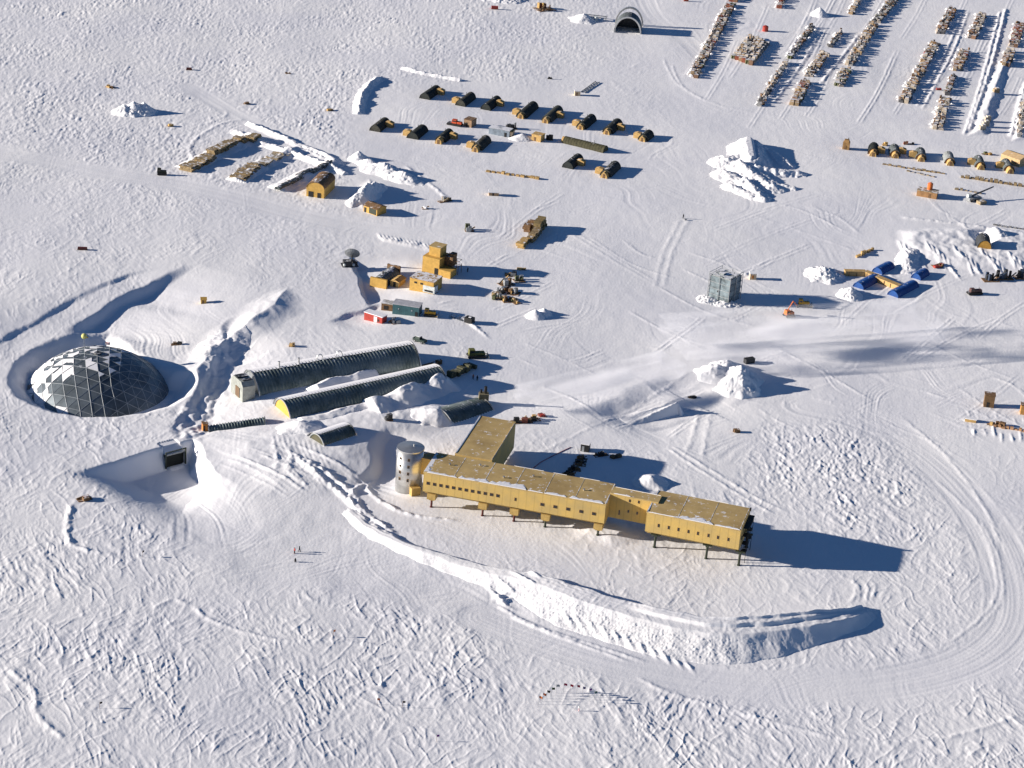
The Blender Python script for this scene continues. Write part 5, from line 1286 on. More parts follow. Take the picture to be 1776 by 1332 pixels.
lumber_line('grey line of debris along the snow edge at the right', (1722, 390), (1790, 400), 8, mat('scrap_grey', (.2, .2, .19), .7, snow=.3), .6, seed=6)
lumber_line('row of upright ochre boards beyond the blue arches', (1484, 447), (1514, 433), 8, mat('new_timber', (.50, .33, .13), .8, var=.2), 1.7, .8, seed=7)
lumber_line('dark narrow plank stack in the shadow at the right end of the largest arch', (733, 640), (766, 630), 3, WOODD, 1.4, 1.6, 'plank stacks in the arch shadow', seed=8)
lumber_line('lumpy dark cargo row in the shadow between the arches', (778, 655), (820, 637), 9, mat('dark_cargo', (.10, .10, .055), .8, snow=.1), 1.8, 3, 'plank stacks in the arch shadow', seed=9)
lumber_line('brown timber line at the right edge below the two box huts', (1722, 738), (1780, 750), 8, mat('warm_timber', (.42, .24, .12), .8, snow=.2), .9, 1.2, seed=10)

def junk(name, label, cat, px, py, rz, seed, n, rx, ry, mats_, h=1.4, group=None):
    """a stack of mixed boxes, drums and beams that would be hauled as one load on its sled"""
    r = random.Random(seed); t = thing(name, label, cat, at(px, py), rz, group)
    MB().box(0, 0, -.1, rx*2, ry*2, .3).build('sled', WOODD, t)
    for i in range(n):
        x, y = r.uniform(-rx, rx)*.8, r.uniform(-ry, ry)*.8; s = r.uniform(.6, 1.5); k = r.random()
        mb = MB()
        if k < .6: mb.box(x, y, .2, s*1.3, s, h*r.uniform(.5, 1.2), r.uniform(-.4, .4))
        elif k < .8: mb.cyl(x, y, .2, .4*s, h*r.uniform(.6, 1), 9)
        else: mb.tube((x-s, y, .3), (x+s, y+r.uniform(-.5, .5), h), .15*s+.06, 6)
        mb.build('box' if k < .6 else 'drum' if k < .8 else 'beam', r.choice(mats_), t)
    return t
OLVD = mat('olive_paint', (.09, .10, .045), .7, snow=.15)
MX = [WOOD, WOODD, TIM, OLVD, BLK, GRY]
hc = heading((900, 428), (935, 388))
box_i = [((903, 429), 8, 'tan timber load at the near end of the middle stack group'), ((922, 407), 12, 'tall tan stack in the middle of the middle stack group'), ((934, 394), 10, 'tallest far stack of the middle stack group')]
stack('timber_stack', box_i[0][2], 907, 425, hc, 8, 3.2, 1.8, WOOD, 3, 'middle stack group', 'timber stack')
stack('timber_stack', 'long tan timber stack on the right of the middle stack group', 926, 412, hc, 12, 3.0, 2.6, TIM, 4, 'middle stack group', 'timber stack')
stack('timber_stack', 'tallest olive stack at the far end of the middle stack group', 935, 398, hc, 9, 3.4, 4.0, mat('tan_crates', (.26, .19, .08), .8, var=.2), 3, 'middle stack group', 'timber stack', rag=0)
stack('timber_stack', 'knobbly brown stack on the left of the middle stack group', 917, 398, hc, 7, 3.0, 3.0, WOODD, 3, 'middle stack group', 'timber stack')
for i, (x, y, rx, ry, n, h, lab) in enumerate(((886, 477, 2.2, 2, 5, 1.5, 'snowy dark load at the far end of the middle scrap line'), (900, 487, 2, 2, 5, 2, 'green-black box load right of the middle scrap line'), (878, 493, 2.6, 2.4, 6, 2.4, 'tall dark crate load in the middle scrap line'),
        (873, 505, 3, 1.6, 6, 1.6, 'flat dark load with olive boxes in the middle scrap line'), (891, 509, 2.2, 2.2, 5, 2, 'tan barrel-shaped load right of the scrap line'), (862, 517, 2.2, 1.5, 5, 1.6, 'rust-coloured load at the left end of the near scrap row'), (876, 520, 3, 1.4, 7, 1.3, 'long mixed load in the near scrap row'), (892, 523, 2.8, 1.4, 6, 1.2, 'olive pipe load at the right end of the near scrap row'))):
    junk('sled_load', lab, 'sled load', x, y, .1+.3*i, 700+i, n, rx, ry, MX, h, 'sled loads in the middle scrap line')
junk('sled_load', 'small crate load standing alone above the middle of the camp', 'sled load', 814, 400, .2, 720, 6, 1.8, 1.6, [WOODD, OLVD, GRY], 2.0)
junk('sled_load', 'rusty load in the shadow edge behind the rear wing', 'sled load', 905, 732, .3, 721, 8, 3.4, 1.4, [WOODD, BLK, mat('rust', (.2, .06, .04), .8)], 1.4)
junk('sled_load', 'brown load right behind the rusty one by the rear wing', 'sled load', 921, 728, .3, 722, 7, 3.0, 1.3, [WOODD, WOOD, BLK], 1.3)
junk('sled_load', 'tiny red-brown load out on the open snow beyond the rear wing', 'sled load', 942, 722, .2, 723, 3, 1.2, .7, [mat('rust', (.2, .06, .04), .8), RED], .8)
for i, (x, y, rx, ry, n, lab) in enumerate(((1009, 797, 1.6, 1.2, 5, 'dark boxes in the building shadow nearest the black hut'), (1005, 806, 2, 1.2, 5, 'frame-like pallet in the building shadow'), (996, 815, 2, 1.2, 5, 'dark pallet load in the shadow, second from the roof edge'), (986, 823, 1.8, 1.2, 5, 'dark pallet load in the shadow nearest the roof edge'), (1042, 790, 2.4, .9, 6, 'long dark row of boxes at the right in the building shadow'), (1068, 793, 1.6, .8, 4, 'short dark row of boxes farthest right in the building shadow'))):
    junk('pallet_load', lab, 'pallet load', x, y, -.3+.2*i, 730+i, n, rx, ry, [BLK, WOODD, DRK], 1.0, 'pallet loads in the building shadow')
hose = MB(); pts = [Vector(at(x, y, -.06)) for x, y in ((925, 812), (938, 802), (955, 793), (975, 783), (990, 776))]; hose.path(pts, .14, 6)
tag(hose.build('hose', mat('red_hose', (.30, .02, .04), .6)), 'thin dark red hose lying across the building shadow', 'hose')
junk('sled_load', 'rusty red load at the top edge left of the hangar', 'sled load', 944, 16, .6, 740, 12, 5, 4, [mat('rust', (.2, .06, .04), .8), WOODD, WOOD, BLK], 2.4)
junk('sled_load', 'snowed-over load with a sign beside the blue arches', 'sled load', 1628, 462, .3, 741, 7, 2.6, 1.6, [WOODD, GRY, RED], 1.2)
junk('debris', 'tiny brown scrap on the open snow above the eroded snow field', 'debris', 1278, 749, 0, 742, 4, 1.0, .7, [WOODD], .8)
junk('debris', 'small brown debris half buried left of the entrance ramp', 'debris', 146, 866, .6, 743, 6, 2.2, 1.2, [WOODD, mat('pinkish', (.45, .3, .26), .8, snow=.4)], 1.0)
junk('debris', 'broken boards sticking out of the field above the lone snow pile', 'debris', 192, 152, -.4, 744, 5, 2.4, 1.2, [WOODD, WOOD], 1.0)
junk('debris', 'small boards in the snow just right of the lone snow pile', 'debris', 296, 219, .2, 745, 3, 1.2, .8, [WOOD], .8)
junk('debris', 'brown bits on the snow beside the top of the left-hand furrows', 'debris', 428, 180, .2, 746, 3, 1.6, .7, [WOODD], .7)
junk('debris', 'little dark bits in the field between the furrows and the tents', 'debris', 573, 192, .2, 747, 3, 1.4, .7, [WOOD, WOODD], .7)
junk('debris', 'little brown marker boards at the top of the rough field', 'debris', 500, 128, .2, 748, 2, 1.2, .6, [WOODD], .7)
junk('debris', 'dark boards on the bright snow slope right of the dome', 'debris', 305, 598, .2, 749, 4, 1.6, .6, [BLK, WOODD], .7)
junk('debris', 'tan scrap on the snow above the left end of the largest arch', 'debris', 506, 600, .2, 750, 3, 1.0, .8, [WOOD], 1.0)
junk('debris', 'dark bits on the lip of the snow ramp', 'debris', 1200, 690, .2, 751, 3, 1.0, .5, [BLK], .5)
junk('sled_load', 'dark scaffolding load by the tents, behind the snow pile', 'sled load', 888, 223, .2, 752, 6, 2.2, 1.6, [GRY, DRK], 2.6)
junk('sled_load', 'olive machine parts between the tan hut and the long sideways tent', 'sled load', 953, 242, .2, 753, 4, 1.4, 1.2, [OLVD, BLK], 2.0)
junk('sled_load', 'small brown sled load behind the right-hand line of tents', 'sled load', 1576, 250, .1, 754, 5, 2.4, 1.0, [WOODD, BLK, mat('rust', (.2, .06, .04), .8)], 1.2)
junk('sled_load', 'snow-dusted load between two right-hand tents', 'sled load', 1712, 268, .1, 755, 4, 2.4, 1.0, [OLVD, WOOD], 1.0)
junk('sled_load', 'small white-and-tan load at the left of the right-hand tents', 'sled load', 1534, 252, .1, 756, 3, 1.0, 1.0, [WOOD, mat('white_paint', (.7, .7, .7))], 1.6)
for x, y, lab in ((1718, 486, 'dark machinery under the snow cliff, left group'), (1742, 482, 'dark machinery under the snow cliff, right group'), (1772, 482, 'dark green load at the right edge under the snow cliff')):
    junk('machinery', lab, 'machinery', x, y, .2, x, 8, 3.2, 2.0, [BLK, DRK, mat('navy', (.03, .05, .09), .6)], 3.0, 'dark machinery under the snow cliff')
junk('sled_load', 'small snowy sled load with long shadow by the lane above the ochre workshop', 'sled load', 772, 349, .6, 757, 6, 3.0, 1.2, [TIMS, WOODD, GRY], 1.6)
junk('sled_load', 'tiny tan load left of that snowy sled load', 'sled load', 737, 362, .2, 758, 3, 1.2, 1.0, [WOODD, SNW], 1.0)
junk('debris', 'thin tan crate at the tip of the stepped plant shadow', 'debris', 906, 468, .1, 759, 3, 1.6, .4, [WOOD], .5)
junk('debris', 'dark debris beside the arch junction near the small huts', 'debris', 676, 728, .2, 760, 4, 1.0, .9, [DRK], 1.6)
junk('sled_load', 'pallets beside the red container, in a ring of plowed snow', 'sled load', 686, 560, .5, 761, 5, 1.6, 1.3, [WOODD, WOOD, GRY], 1.6)
junk('sled_load', 'brown sled with boards at the far right', 'sled load', 1728, 738, -.1, 762, 6, 2.4, 1.2, [WOODD, WOOD], 1.2)

# small huts
box_building('grey_box', 'grey snow-rimmed box building among the rows of tents', 'building', 868, 233, heading((846, 228), (890, 236)), 9.5, 4.5, 2.8, mat('blue_grey', (.22, .27, .32), .7, snow=.2), 'flat', mat('snowy_grey_roof', (.3, .33, .36), .7, snow=.75), [('door', 3, -2.3, 0, 1, .1, 2, BLK)])
box_building('tan_hut', 'tan hut between the snow pile and the long sideways tent', 'hut', 933, 243, heading((925, 241), (943, 245)), 4.4, 4.2, 2.8, WOOD, 'flat', WOOD, [('door', -.6, -2.13, 0, .9, .1, 1.9, WOODD)])
box_building('tan_box', 'tan end box joined to the grey building among the tents', 'hut', 884, 236, heading((846, 228), (890, 236)), 3.2, 3.2, 2.4, mat('pale_ply', (.62, .48, .32), .8), 'flat', WOOD, [('door', -.3, -1.62, 0, .8, .1, 1.6, WOODD)])
box_building('brown_box', 'brown crate hut right behind the red tracked vehicle', 'hut', 815, 218, heading((800, 214), (826, 220)), 3.8, 4.6, 3.2, mat('brown_ply', (.30, .19, .11), .8), 'flat', WOODD, [('door', -.5, -2.33, 0, .9, .1, 2, BLK)])
box_building('tan_shack', 'tiny tan shack at the foot of the ladder-like beams above the tents', 'hut', 1001, 165, .1, 2.6, 2.4, 2.2, mat('pale_ply', (.62, .48, .32), .8), 'flat', SNW, [('door', -.3, -1.22, 0, .7, .1, 1.6, WOODD)])
box_building('tan_shack', 'small tan shack with snow heaps behind, below the timber line', 'hut', 856, 338, .1, 4.0, 2.6, 2.0, mat('tan_ply2', (.45, .3, .17), .8), 'gable', SNW, [('door', -.3, -1.32, 0, .7, .1, 1.5, BLK)])
box_building('yellow_hut', 'tiny yellow hut alone on the smooth snow above the dome', 'hut', 353, 525, .2, 1.9, 1.9, 2.1, OCH, 'gable', OCH, [('door', -.2, -.97, 0, .6, .1, 1.4, WOODD)])
box_building('dark_box_hut', 'dark brown tall box hut at the right edge with a long shadow', 'hut', 1714, 704, -.12, 3.4, 2.8, 4.4, mat('dark_ply', (.17, .10, .045), .8), 'flat', WOODD, [('door', -.4, -1.43, 0, .8, .1, 2.0, BLK)])
box_building('orange_box_hut', 'orange-brown box hut cut by the right edge of the view', 'hut', 1777, 717, -.12, 3.2, 2.8, 3.4, mat('orange_ply2', (.46, .24, .07), .8), 'flat', WOODD, [('door', .4, -1.43, 0, .8, .1, 2.0, BLK)])
box_building('tan_crate_box', 'low tan crate with a white end, left of the timber line at the right edge', 'crate', 1683, 731, -.2, 3.6, 1.4, 1.1, WOOD, 'flat', SNW, [('panel', -1.82, 0, .1, .08, 1.2, .9, mat('white_paint', (.7, .7, .7)))])
ld = thing('beam_ladder', 'pair of grey beams laid like a ladder above the tents', 'beams', at(1012, 160), heading((1008, 163), (1040, 140)))
for y in (-1, 1): MB().box(9, y, .1, 20, .25, .35).build('beam', GRY, ld)
for k in range(7): MB().box(1+k*2.8, 0, .12, .2, 1.75, .28).build('rung', GRY, ld)

# red and timber plant on the right with the orange tank
pt_ = box_building('timber_platform', 'low timber building with an orange tank on top, right of the big snow pile', 'building', 1608, 340, heading((1590, 338), (1624, 344)), 8.4, 4.6, 2.6, mat('plank_brown', (.38, .21, .09), .8, stripes=((0, 0, 1), .5, .4)), 'flat', TIMS, [('door', 1.2, -2.33, .2, 1.0, .1, 1.9, WOODD)])
tk = thing('orange_tank', 'orange barrel tank on the low timber building', 'tank', (pt_.location.x+.8, pt_.location.y+.9, pt_.location.z+2.82), 0)
MB().cyl(0, 0, 0, 1.15, 2.6, 16).build('body', ORG, tk); MB().cyl(0, 0, 2.6, 1.15, .5, 16, .3).build('cap', mat('orange_cap', (.7, .2, .08), .5), tk); MB().cyl(.4, 0, 3.1, .14, .7, 8).build('pipe', GRY, tk)
rt = thing('red_tank', 'red drum shelter standing alone above the square block of cargo', 'tank', at(1327, 54), 0)
MB().cyl(0, 0, 0, 1.5, 2.6, 14).build('body', RED, rt); MB().cyl(0, 0, 2.6, 1.5, .5, 14, .5).build('cap', RED, rt)
for x, y, lab, m_ in ((1606, 96, 'bright red box on top of the long row right of the empty lane', RED), (1628, 156, 'small red crate on the snow beside the second long right row', RED), (1190, 2, 'small red sled at the top edge right of the hangar', RED), (858, 16, 'red sled at the top left of the hangar, half in snow', RED), (143, 433, 'thin rust-red sled lying in the rough field above the dome', RUST), (328, 121, 'tiny reddish marker board in the upper left field', RUST)):
    t = thing('red_box', lab, 'box', at(x, y), .1)
    L = 3.4 if x in (858, 143) else 2.4; MB().box(0, 0, .25, L, 1.4, .7 if x in (143, 328, 1628) else 1.5).build('body', m_, t)
    for yy in (-.5, .5): MB().box(0, yy, -.05, L+.4, .16, .28).build('skid', WOODD, t)

# ------------------------------------------------------------------ vehicles
def tracked(name, label, cat, px, py, rz, body, L=4.6, Wd=2.4, cab=(-.4, 1.6, 1.7), blade=False, bucket=False, boom=None, group=None, deck=1.1):
    t = thing(name, label, cat, at(px, py, -.02), rz, group)
    for s in (-1, 1):
        prof = [(-L/2, .35), (-L/2+.35, 0), (L/2-.35, 0), (L/2, .35), (L/2, .6), (L/2-.35, .9), (-L/2+.35, .9), (-L/2, .6)]
        n = len(prof); y0 = s*(Wd/2-.28); vs = [(a, y0-.28, z) for a, z in prof]+[(a, y0+.28, z) for a, z in prof]
        tr = MB().add(vs, [tuple(range(n)), tuple(range(2*n-1, n-1, -1))]+[(i, n+i, n+(i+1) % n, (i+1) % n) for i in range(n)]).build('track', BLK, t)
    MB().box(0, 0, .5, L*.94, Wd-1.05, .5).build('chassis', DRK, t)
    cx_, cl, ch = cab
    MB().box(L*.16, 0, 1.0, L*.6, Wd*.62, .85, tp=.92).build('hood', body, t)
    c_ = MB().box(cx_-L*.2, 0, 1.0, cl, Wd*.7, ch, tp=.88).build('cab', body, t)
    for sy in (-1, 1): MB().box(cx_-L*.2, sy*Wd*.335, 1.0+ch*.45, cl*.7, .08, ch*.36).build('window', GLS, c_)
    MB().box(cx_-L*.2+cl*.48, 0, 1.0+ch*.45, .08, Wd*.52, ch*.36).build('window', GLS, c_)
    if blade:
        MB().box(L/2+.75, 0, .05, .18, Wd+1.1, 1.15).build('blade', GRY, t)
        for s in (-1, 1): MB().tube((L*.1, s*Wd*.45, .6), (L/2+.7, s*Wd*.45, .45), .12, 6).build('push_arm', body, t)
    if boom:
        a, b, c2 = boom; MB().tube((cx_-L*.2, .5, 1.6), a, .22, 6).build('boom', body, t)
        MB().tube(a, b, .17, 6).build('stick', body, t); MB().box(b[0], b[1], b[2]-.5, .9, .9, .7).build('bucket', DRK, t)
    MB().cyl(L*.3, .3, 1.8, .08, .8, 6).build('exhaust_pipe', BLK, t)
    return t
tracked('bulldozer', 'olive tracked bulldozer with its blade, right of the arch shadows', 'bulldozer', 826, 619, .25, mat('olive_machine', (.14, .14, .035), .6), 6.4, 3.4, (-.4, 2.2, 1.9), blade=True)
tracked('snow_tractor', 'yellow tracked tractor in the shadow of the teal building', 'tractor', 746, 548, -.1, CATY, 4.2, 2.4, blade=True)
tracked('excavator', 'red tracked excavator with a raised boom near the construction tower shadow', 'excavator', 1368, 549, .5, ORG, 3.8, 2.8, (-.1, 1.8, 1.7), boom=((1.5, .5, 5.6), (3.8, .6, 3.4), 0))
tracked('bulldozer', 'yellow bulldozer just behind the red excavator', 'bulldozer', 1394, 531, 0, CATY, 4.4, 2.6, blade=True)
tracked('tracked_carrier', 'red tracked carrier among the rows of tents', 'tracked vehicle', 789, 217, heading((776, 212), (808, 218)), mat('red_machine', (.58, .09, .03), .5), 7.0, 3.0, (1.2, 2.2, 1.6))
tracked('snow_tractor', 'black and white tractor alone on the road near the left-hand berms', 'tractor', 281, 303, .1, mat('black_machine', (.03, .035, .02), .6), 3.8, 2.2, blade=False)
tracked('snow_tractor', 'small dark tracked vehicle on the snow slope right of the blue arches', 'tractor', 1690, 510, .35, mat('maroon_machine', (.10, .05, .045), .6), 6.0, 2.4, (0, 1.8, 1.4))
tv = thing('tracked_van', 'dark green pickup with a white roof above the right end of the largest arch', 'pickup', at(728, 593), heading((716, 588), (742, 597)))
MB().box(0, 0, .5, 4.8, 2.0, .8).build('body', mat('dark_green', (.03, .05, .04), .5), tv); cb_ = MB().box(-.5, 0, 1.3, 1.9, 1.8, .8, tp=.85).build('cab', mat('dark_green', (.03, .05, .04), .5), tv)
MB().box(-.5, 0, 2.1, 1.6, 1.5, .08).build('roof', SNW, cb_); MB().box(.3, 0, 1.45, .5, 1.55, .5, tp=.8).build('windscreen', GLS, cb_)
for sx in (-1.5, 1.5):
    for sy in (-1, 1): w0 = MB().tube((sx, sy*.78, .45), (sx, sy*1.04, .45), .45, 12).build('wheel', BLK, tv); MB().tube((sx, sy*1.0, .45), (sx, sy*1.07, .45), .22, 8).build('rim', GRY, w0)
bx_ = thing('black_trailer', 'black box trailer at the end of a chain of small frames', 'trailer', at(814, 559), heading((780, 549), (814, 559)))
MB().box(0, 0, .4, 3.0, 2.4, 1.6).build('body', BLK, bx_); MB().box(.2, 0, 2.0, .9, .9, .12).build('hatch', SNW, bx_); MB().box(0, -1.0, 0, 3.2, .2, .4).build('skid', DRK, bx_); MB().box(0, 1.0, 0, 3.2, .2, .4).build('skid', DRK, bx_)
for x, y, lab in ((785, 551, 'left wire frame sled between the teal building and the black trailer'), (799, 555, 'right wire frame sled next to the black trailer')):
    t = thing('frame_sled', lab, 'sled', at(x, y), heading((780, 549), (814, 559)), 'wire frame sleds')
    MB().path([(-1, -.7, 0), (-1, -.7, 1), (1, -.7, 1), (1, -.7, 0)], .06).build('side_frame', DRK, t); MB().path([(-1, .7, 0), (-1, .7, 1), (1, .7, 1), (1, .7, 0)], .06).build('side_frame', DRK, t); MB().box(0, 0, .05, 2.2, 1.5, .1).build('deck', GRY, t)
sm = thing('snowmobile', 'dark snowmobile alone on the snow beyond the back row of tents', 'snowmobile', at(954, 137), .1)
MB().box(0, 0, .35, 2.2, .7, .45, tp=.8).build('body', BLK, sm); MB().box(-.4, 0, .8, 1.0, .45, .25).build('seat', DRK, sm); MB().box(-.3, 0, 0, 1.8, .45, .35).build('track', BLK, sm)
for y in (-.5, .5): MB().box(.9, y, 0, 1.1, .14, .1).build('ski', GRY, sm)
MB().box(.5, 0, .8, .1, .6, .45).build('windscreen', GLS, sm)
cr = thing('mobile_crane', 'grey crane with a long lattice boom resting low over the snow at the right', 'crane', at(1688, 348), heading((1675, 345), (1724, 338)))
MB().box(0, 0, .5, 6.5, 2.6, 1.3).build('body', GRY, cr); MB().box(-2.2, .5, 1.8, 1.8, 1.3, 1.3).build('cab', mat('white_paint', (.7, .7, .7)), cr)
MB().tube((-1.5, 0, 2.2), (11.5, 1.6, 4.4), .42, 8, .28).build('boom', mat('dark_boom', (.10, .10, .11), .5, .3), cr)
MB().box(1.0, -4, 0, 3.4, 2.6, 1.3).build('counterweight', TIMS, cr)
for sx in (-2, 0, 2):
    for sy in (-1, 1): MB().tube((sx, sy*1.0, .5), (sx, sy*1.45, .5), .5, 10).build('wheel', BLK, cr)
dkb = thing('dark_box', 'dark tilted box resting on the snow behind the steep snow pile', 'box', at(1299, 629), .5)
MB().box(0, 0, 0, 3.6, 1.8, 1.7).build('body', DRK, dkb); MB().box(0, 0, 1.7, 3.7, 1.9, .1).build('lid', BLK, dkb)

# ------------------------------------------------------------------ people, each one continuous skinned body
def person(label, px, py, rz, coat, pose='stand'):
    t = thing('person', label, 'person', at(px, py, 0.02), rz)
    k = dict(stand=[(0, 0, .95), (0, 0, 1.18), (0, 0, 1.42), (0, .01, 1.54), (0, .03, 1.68), (-.11, 0, .90), (-.12, .03, .50), (-.13, 0, .08), (-.13, .14, .05), (.11, 0, .90), (.12, .05, .50), (.14, .06, .08), (.14, .2, .05),
                    (-.20, 0, 1.42), (-.27, -.02, 1.14), (-.25, .10, .90), (.20, 0, 1.42), (.27, 0, 1.14), (.26, .12, .92)],
             crouch=[(0, -.12, .42), (0, -.02, .66), (0, .10, .88), (0, .14, .98), (0, .20, 1.10), (-.12, -.10, .40), (-.15, .28, .46), (-.14, .10, .07), (-.14, .24, .05), (.12, -.10, .40), (.15, .28, .42), (.14, .05, .07), (.14, .19, .05),
                     (-.20, .10, .86), (-.26, .28, .64), (-.16, .46, .50), (.20, .10, .86), (.26, .28, .62), (.16, .46, .48)],
             walk=[(0, 0, .94), (0, .02, 1.17), (0, .05, 1.40), (0, .07, 1.52), (0, .10, 1.66), (-.11, 0, .90), (-.11, .20, .52), (-.12, .26, .10), (-.12, .40, .07), (.11, 0, .90), (.11, -.04, .50), (.12, -.28, .12), (.12, -.16, .06),
                   (-.20, .04, 1.40), (-.26, -.12, 1.16), (-.26, -.10, .92), (.20, .04, 1.40), (.26, .14, 1.16), (.25, .34, 1.02)])[pose]
    E_ = [(0, 1), (1, 2), (2, 3), (3, 4), (0, 5), (5, 6), (6, 7), (7, 8), (0, 9), (9, 10), (10, 11), (11, 12), (2, 13), (13, 14), (14, 15), (2, 16), (16, 17), (17, 18)]
    rad = [.17, .18, .17, .075, .115, .11, .085, .07, .06, .11, .085, .07, .06, .085, .065, .05, .085, .065, .05]
    me = bpy.data.meshes.new('body'); me.from_pydata(k, E_, []); me.materials.append(coat)
    o = bpy.data.objects.new('body', me); C.objects.link(o); o.parent = t
    md = o.modifiers.new('Skin', 'SKIN'); md.use_smooth_shade = True
    for v, r_ in zip(me.skin_vertices[0].data, rad): v.radius = (r_, r_)
    me.skin_vertices[0].data[0].use_root = True
    o.modifiers.new('Sub', 'SUBSURF').levels = 1
    h = k[4]; MB().ball(h[0], h[1]-.03, h[2]+.03, .145, 10, 8).build('hood', BLK, t)
    MB().ball(h[0], h[1]+.10, h[2]+.01, .075, 8, 6, 1.25).build('face', mat('skin', (.50, .30, .21), .6), t)
    p_ = MB(); p_.tube(k[5], k[6], .125, 8, .10).tube(k[6], k[7], .10, 8, .095).build('trouser_leg', BLK, t); MB().tube(k[9], k[10], .125, 8, .10).tube(k[10], k[11], .10, 8, .095).build('trouser_leg', BLK, t)
    t.scale = (1.05, 1.05, 1.05); return t
PRK = mat('red_parka', (.42, .03, .02), .7); DPK = mat('dark_parka', (.02, .02, .025), .7)
person('person in a red parka standing left of two others on the plaza', 511, 960, 2.2, PRK)
person('person in dark clothes standing behind the red parka on the plaza', 519, 957, -2.0, DPK, 'walk')
person('person crouching on the plaza in front of the other two', 512.5, 975, .6, DPK, 'crouch')
person('left of two people walking near the arch shadows', 820.5, 658, .2, mat('brown_parka', (.2, .06, .03), .7), 'walk')
person('right of two people walking near the arch shadows', 827.5, 660, -.4, DPK)
person('person in black standing in the long shadow of the stepped plant', 811, 472, .8, DPK)
person('person in dark clothes walking alone across the middle of the camp', 1185, 379, .5, DPK, 'walk')
person('person in black at the right rim of the dome pit', 262.5, 640, 1.2, DPK)
box_building('small_box', 'tiny box on the snow at the heels of the lone walker', 'box', 1189, 382, .1, .7, .5, .4, GRY, 'flat', GRY, [('handle', 0, -.28, .15, .3, .06, .1, BLK)])

# ------------------------------------------------------------------ the half circle of flags and the striped pole
FL = [(934, 1222, 'orange', (.62, .16, .03), 'orange flag, first at the left end of the half circle'), (941, 1217, 'rust', (.30, .08, .03), 'rust-brown flag, second from the left of the half circle'), (948, 1212, 'black', (.02, .02, .02), 'thin black flag, third from the left of the half circle'),
      (956, 1207, 'dark_green', (.02, .05, .02), 'dark green flag, fourth from the left of the half circle'), (964, 1202, 'grey', (.3, .32, .34), 'greyish flag, fifth from the left of the half circle'), (977, 1200, 'maroon', (.30, .03, .08), 'small maroon flag behind the middle of the half circle'),
      (988, 1202, 'crimson', (.48, .02, .05), 'crimson flag at the middle of the half circle'), (1000, 1203, 'dark_red', (.28, .015, .05), 'dark red flag right of the crimson one'), (1010, 1206, 'blue', (.03, .03, .12), 'navy flag, fourth from the right of the half circle'),
      (1021, 1209, 'purple', (.14, .02, .22), 'purple flag, third from the right of the half circle'), (1030, 1214, 'teal', (.04, .12, .12), 'dull teal flag, second from the right of the half circle'), (1040, 1219, 'white', (.55, .55, .58), 'pale flag, last at the right end of the half circle')]
for i, (x, y, cn, col, lab) in enumerate(FL):
    t = thing('flag', lab, 'flag', at(x, y), .1+.05*i, 'flags in the half circle')
    MB().tube((0, 0, 0), (0, 0, 2.7), .045, 6).build('pole', GRY, t)
    mb = MB(); r = random.Random(i)
    for k in range(4):
        x0, x1 = k*.22, (k+1)*.22; a0, a1 = .14*math.sin(k*1.5+i), .14*math.sin(k*1.5+1.5+i); dz0, dz1 = -.06*k, -.06*(k+1)
        mb.add([(x0, a0, 2.0+dz0), (x1, a1, 2.0+dz1), (x1, a1, 2.65+dz1), (x0, a0, 2.65+dz0), (x0, a0+.03, 2.0+dz0), (x1, a1+.03, 2.0+dz1), (x1, a1+.03, 2.65+dz1), (x0, a0+.03, 2.65+dz0)], [(0, 1, 2, 3), (7, 6, 5, 4), (3, 2, 6, 7), (0, 4, 5, 1)])
    mb.build('cloth', mat('cloth_'+cn, col, .8, var=0), t)
pp = thing('striped_pole', 'short striped marker pole with a ball, in front of the half circle of flags', 'marker pole', at(1004, 1233), 0)
MB().cyl(0, 0, 0, .11, .95, 10).build('pole', mat('pole_stripes', (.6, .08, .06), .6, var=0, stripes=((0, 0, 1), .3, .0)), pp); MB().ball(0, 0, 1.15, .22, 12, 8).build('ball', GALV, pp)
for z in (.15, .45, .75): MB().cyl(0, 0, z, .115, .12, 10).build('band', SNW, pp)
for i, (x, y, c_, lab) in enumerate(((654, 1222, 'rust', 'small rust flag on a bamboo stick in the rough snow left of the half circle'), (698, 1227, 'black', 'dark marker flag with a long shadow left of the half circle'), (757, 1286, 'purple', 'small purple marker flag near the bottom edge'), (173, 1229, 'black', 'tiny dark marker flag in the rough snow at the lower left'), (578, 1104, 'orange', 'tan marker flag beside the faint trail below the plaza'), (247, 966, 'black', 'tiny marker flag left of the plaza'))):
    t = thing('marker_flag', lab, 'marker flag', at(x, y), .2*i, 'marker flags on sticks')
    MB().tube((0, 0, 0), (0, 0, 2.0), .04, 5).build('stick', WOODD, t); MB().box(.35, 0, 1.4, .7, .05, .55).build('cloth', MATS.get('cloth_'+c_, RED), t)

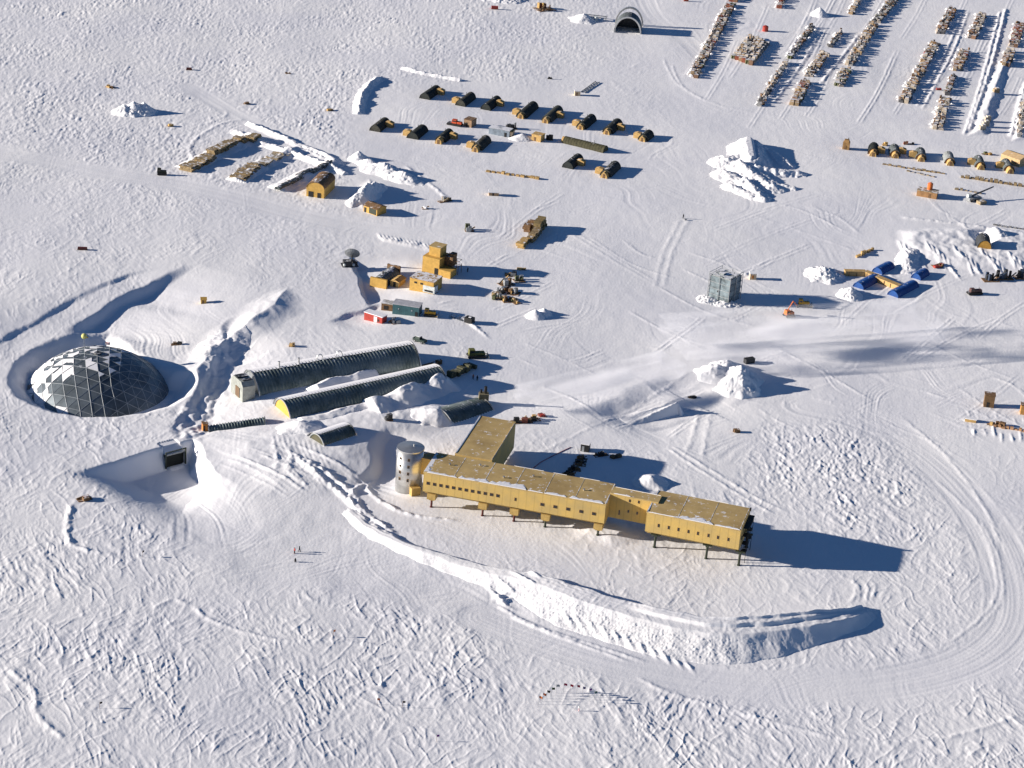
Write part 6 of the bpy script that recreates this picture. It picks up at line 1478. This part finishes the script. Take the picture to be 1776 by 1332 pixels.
# ------------------------------------------------------------------ steam drifting low over the camp
def steam(name, label, px, py, z, L, Wd, Ht, rz, dens, seed, group='thin steam plumes drifting low over the snow'):
    c = G(px, py); o = MB().box(0, 0, 0, L, Wd, Ht).build(name, None)
    m = bpy.data.materials.new('steam'); m.use_nodes = True; n = m.node_tree.nodes; l = m.node_tree.links
    n.remove(n['Principled BSDF']); out = n['Material Output']
    v = n.new('ShaderNodeVolumePrincipled'); v.inputs['Color'].default_value = (.95, .95, .97, 1); v.inputs['Anisotropy'].default_value = 0.0
    tc = n.new('ShaderNodeTexCoord'); mp = n.new('ShaderNodeMapping'); mp.inputs['Scale'].default_value = (2.0/L, 2.0/Wd, 2.0/Ht); mp.inputs['Location'].default_value = (0, 0, -1)
    l.new(tc.outputs['Object'], mp.inputs['Vector'])
    ln_ = n.new('ShaderNodeVectorMath'); ln_.operation = 'LENGTH'; l.new(mp.outputs[0], ln_.inputs[0])
    no = n.new('ShaderNodeTexNoise'); no.inputs['Scale'].default_value = 1.0; no.inputs['Detail'].default_value = 3; no.noise_dimensions = '3D'
    mp2 = n.new('ShaderNodeMapping'); mp2.inputs['Scale'].default_value = (.05, .16, .2); mp2.inputs['Location'].default_value = (seed, 0, 0); l.new(tc.outputs['Object'], mp2.inputs['Vector']); l.new(mp2.outputs[0], no.inputs['Vector'])
    s1_ = n.new('ShaderNodeMath'); s1_.operation = 'SUBTRACT'; s1_.inputs[0].default_value = 1.0; l.new(ln_.outputs['Value'], s1_.inputs[1])
    a_ = n.new('ShaderNodeMath'); a_.operation = 'MULTIPLY_ADD'; a_.inputs[1].default_value = 3.2; a_.inputs[2].default_value = -1.75; l.new(no.outputs[0], a_.inputs[0])
    a2 = n.new('ShaderNodeMath'); a2.operation = 'ADD'; l.new(a_.outputs[0], a2.inputs[0]); l.new(s1_.outputs[0], a2.inputs[1])
    mu = n.new('ShaderNodeMath'); mu.operation = 'MULTIPLY'; mu.use_clamp = True; l.new(a2.outputs[0], mu.inputs[0]); l.new(s1_.outputs[0], mu.inputs[1])
    m3 = n.new('ShaderNodeMath'); m3.operation = 'MULTIPLY'; m3.inputs[1].default_value = dens; l.new(mu.outputs[0], m3.inputs[0]); l.new(m3.outputs[0], v.inputs['Density'])
    l.new(v.outputs[0], out.inputs['Volume']); o.data.materials.clear(); o.data.materials.append(m)
    o.location = (c[0], c[1], z); o.rotation_euler = (0, 0, rz); o['label'] = label; o['kind'] = 'stuff'
    return o
steam('steam', 'thin steam drifting over the snow below the blue arches', 1390, 603, 4.5, 100, 28, 6, math.radians(20), .42, 9)
steam('steam', 'thin steam drifting over the open snow left of the steep snow pile', 1040, 690, 4.0, 62, 14, 4.5, math.radians(38), .62, 3)
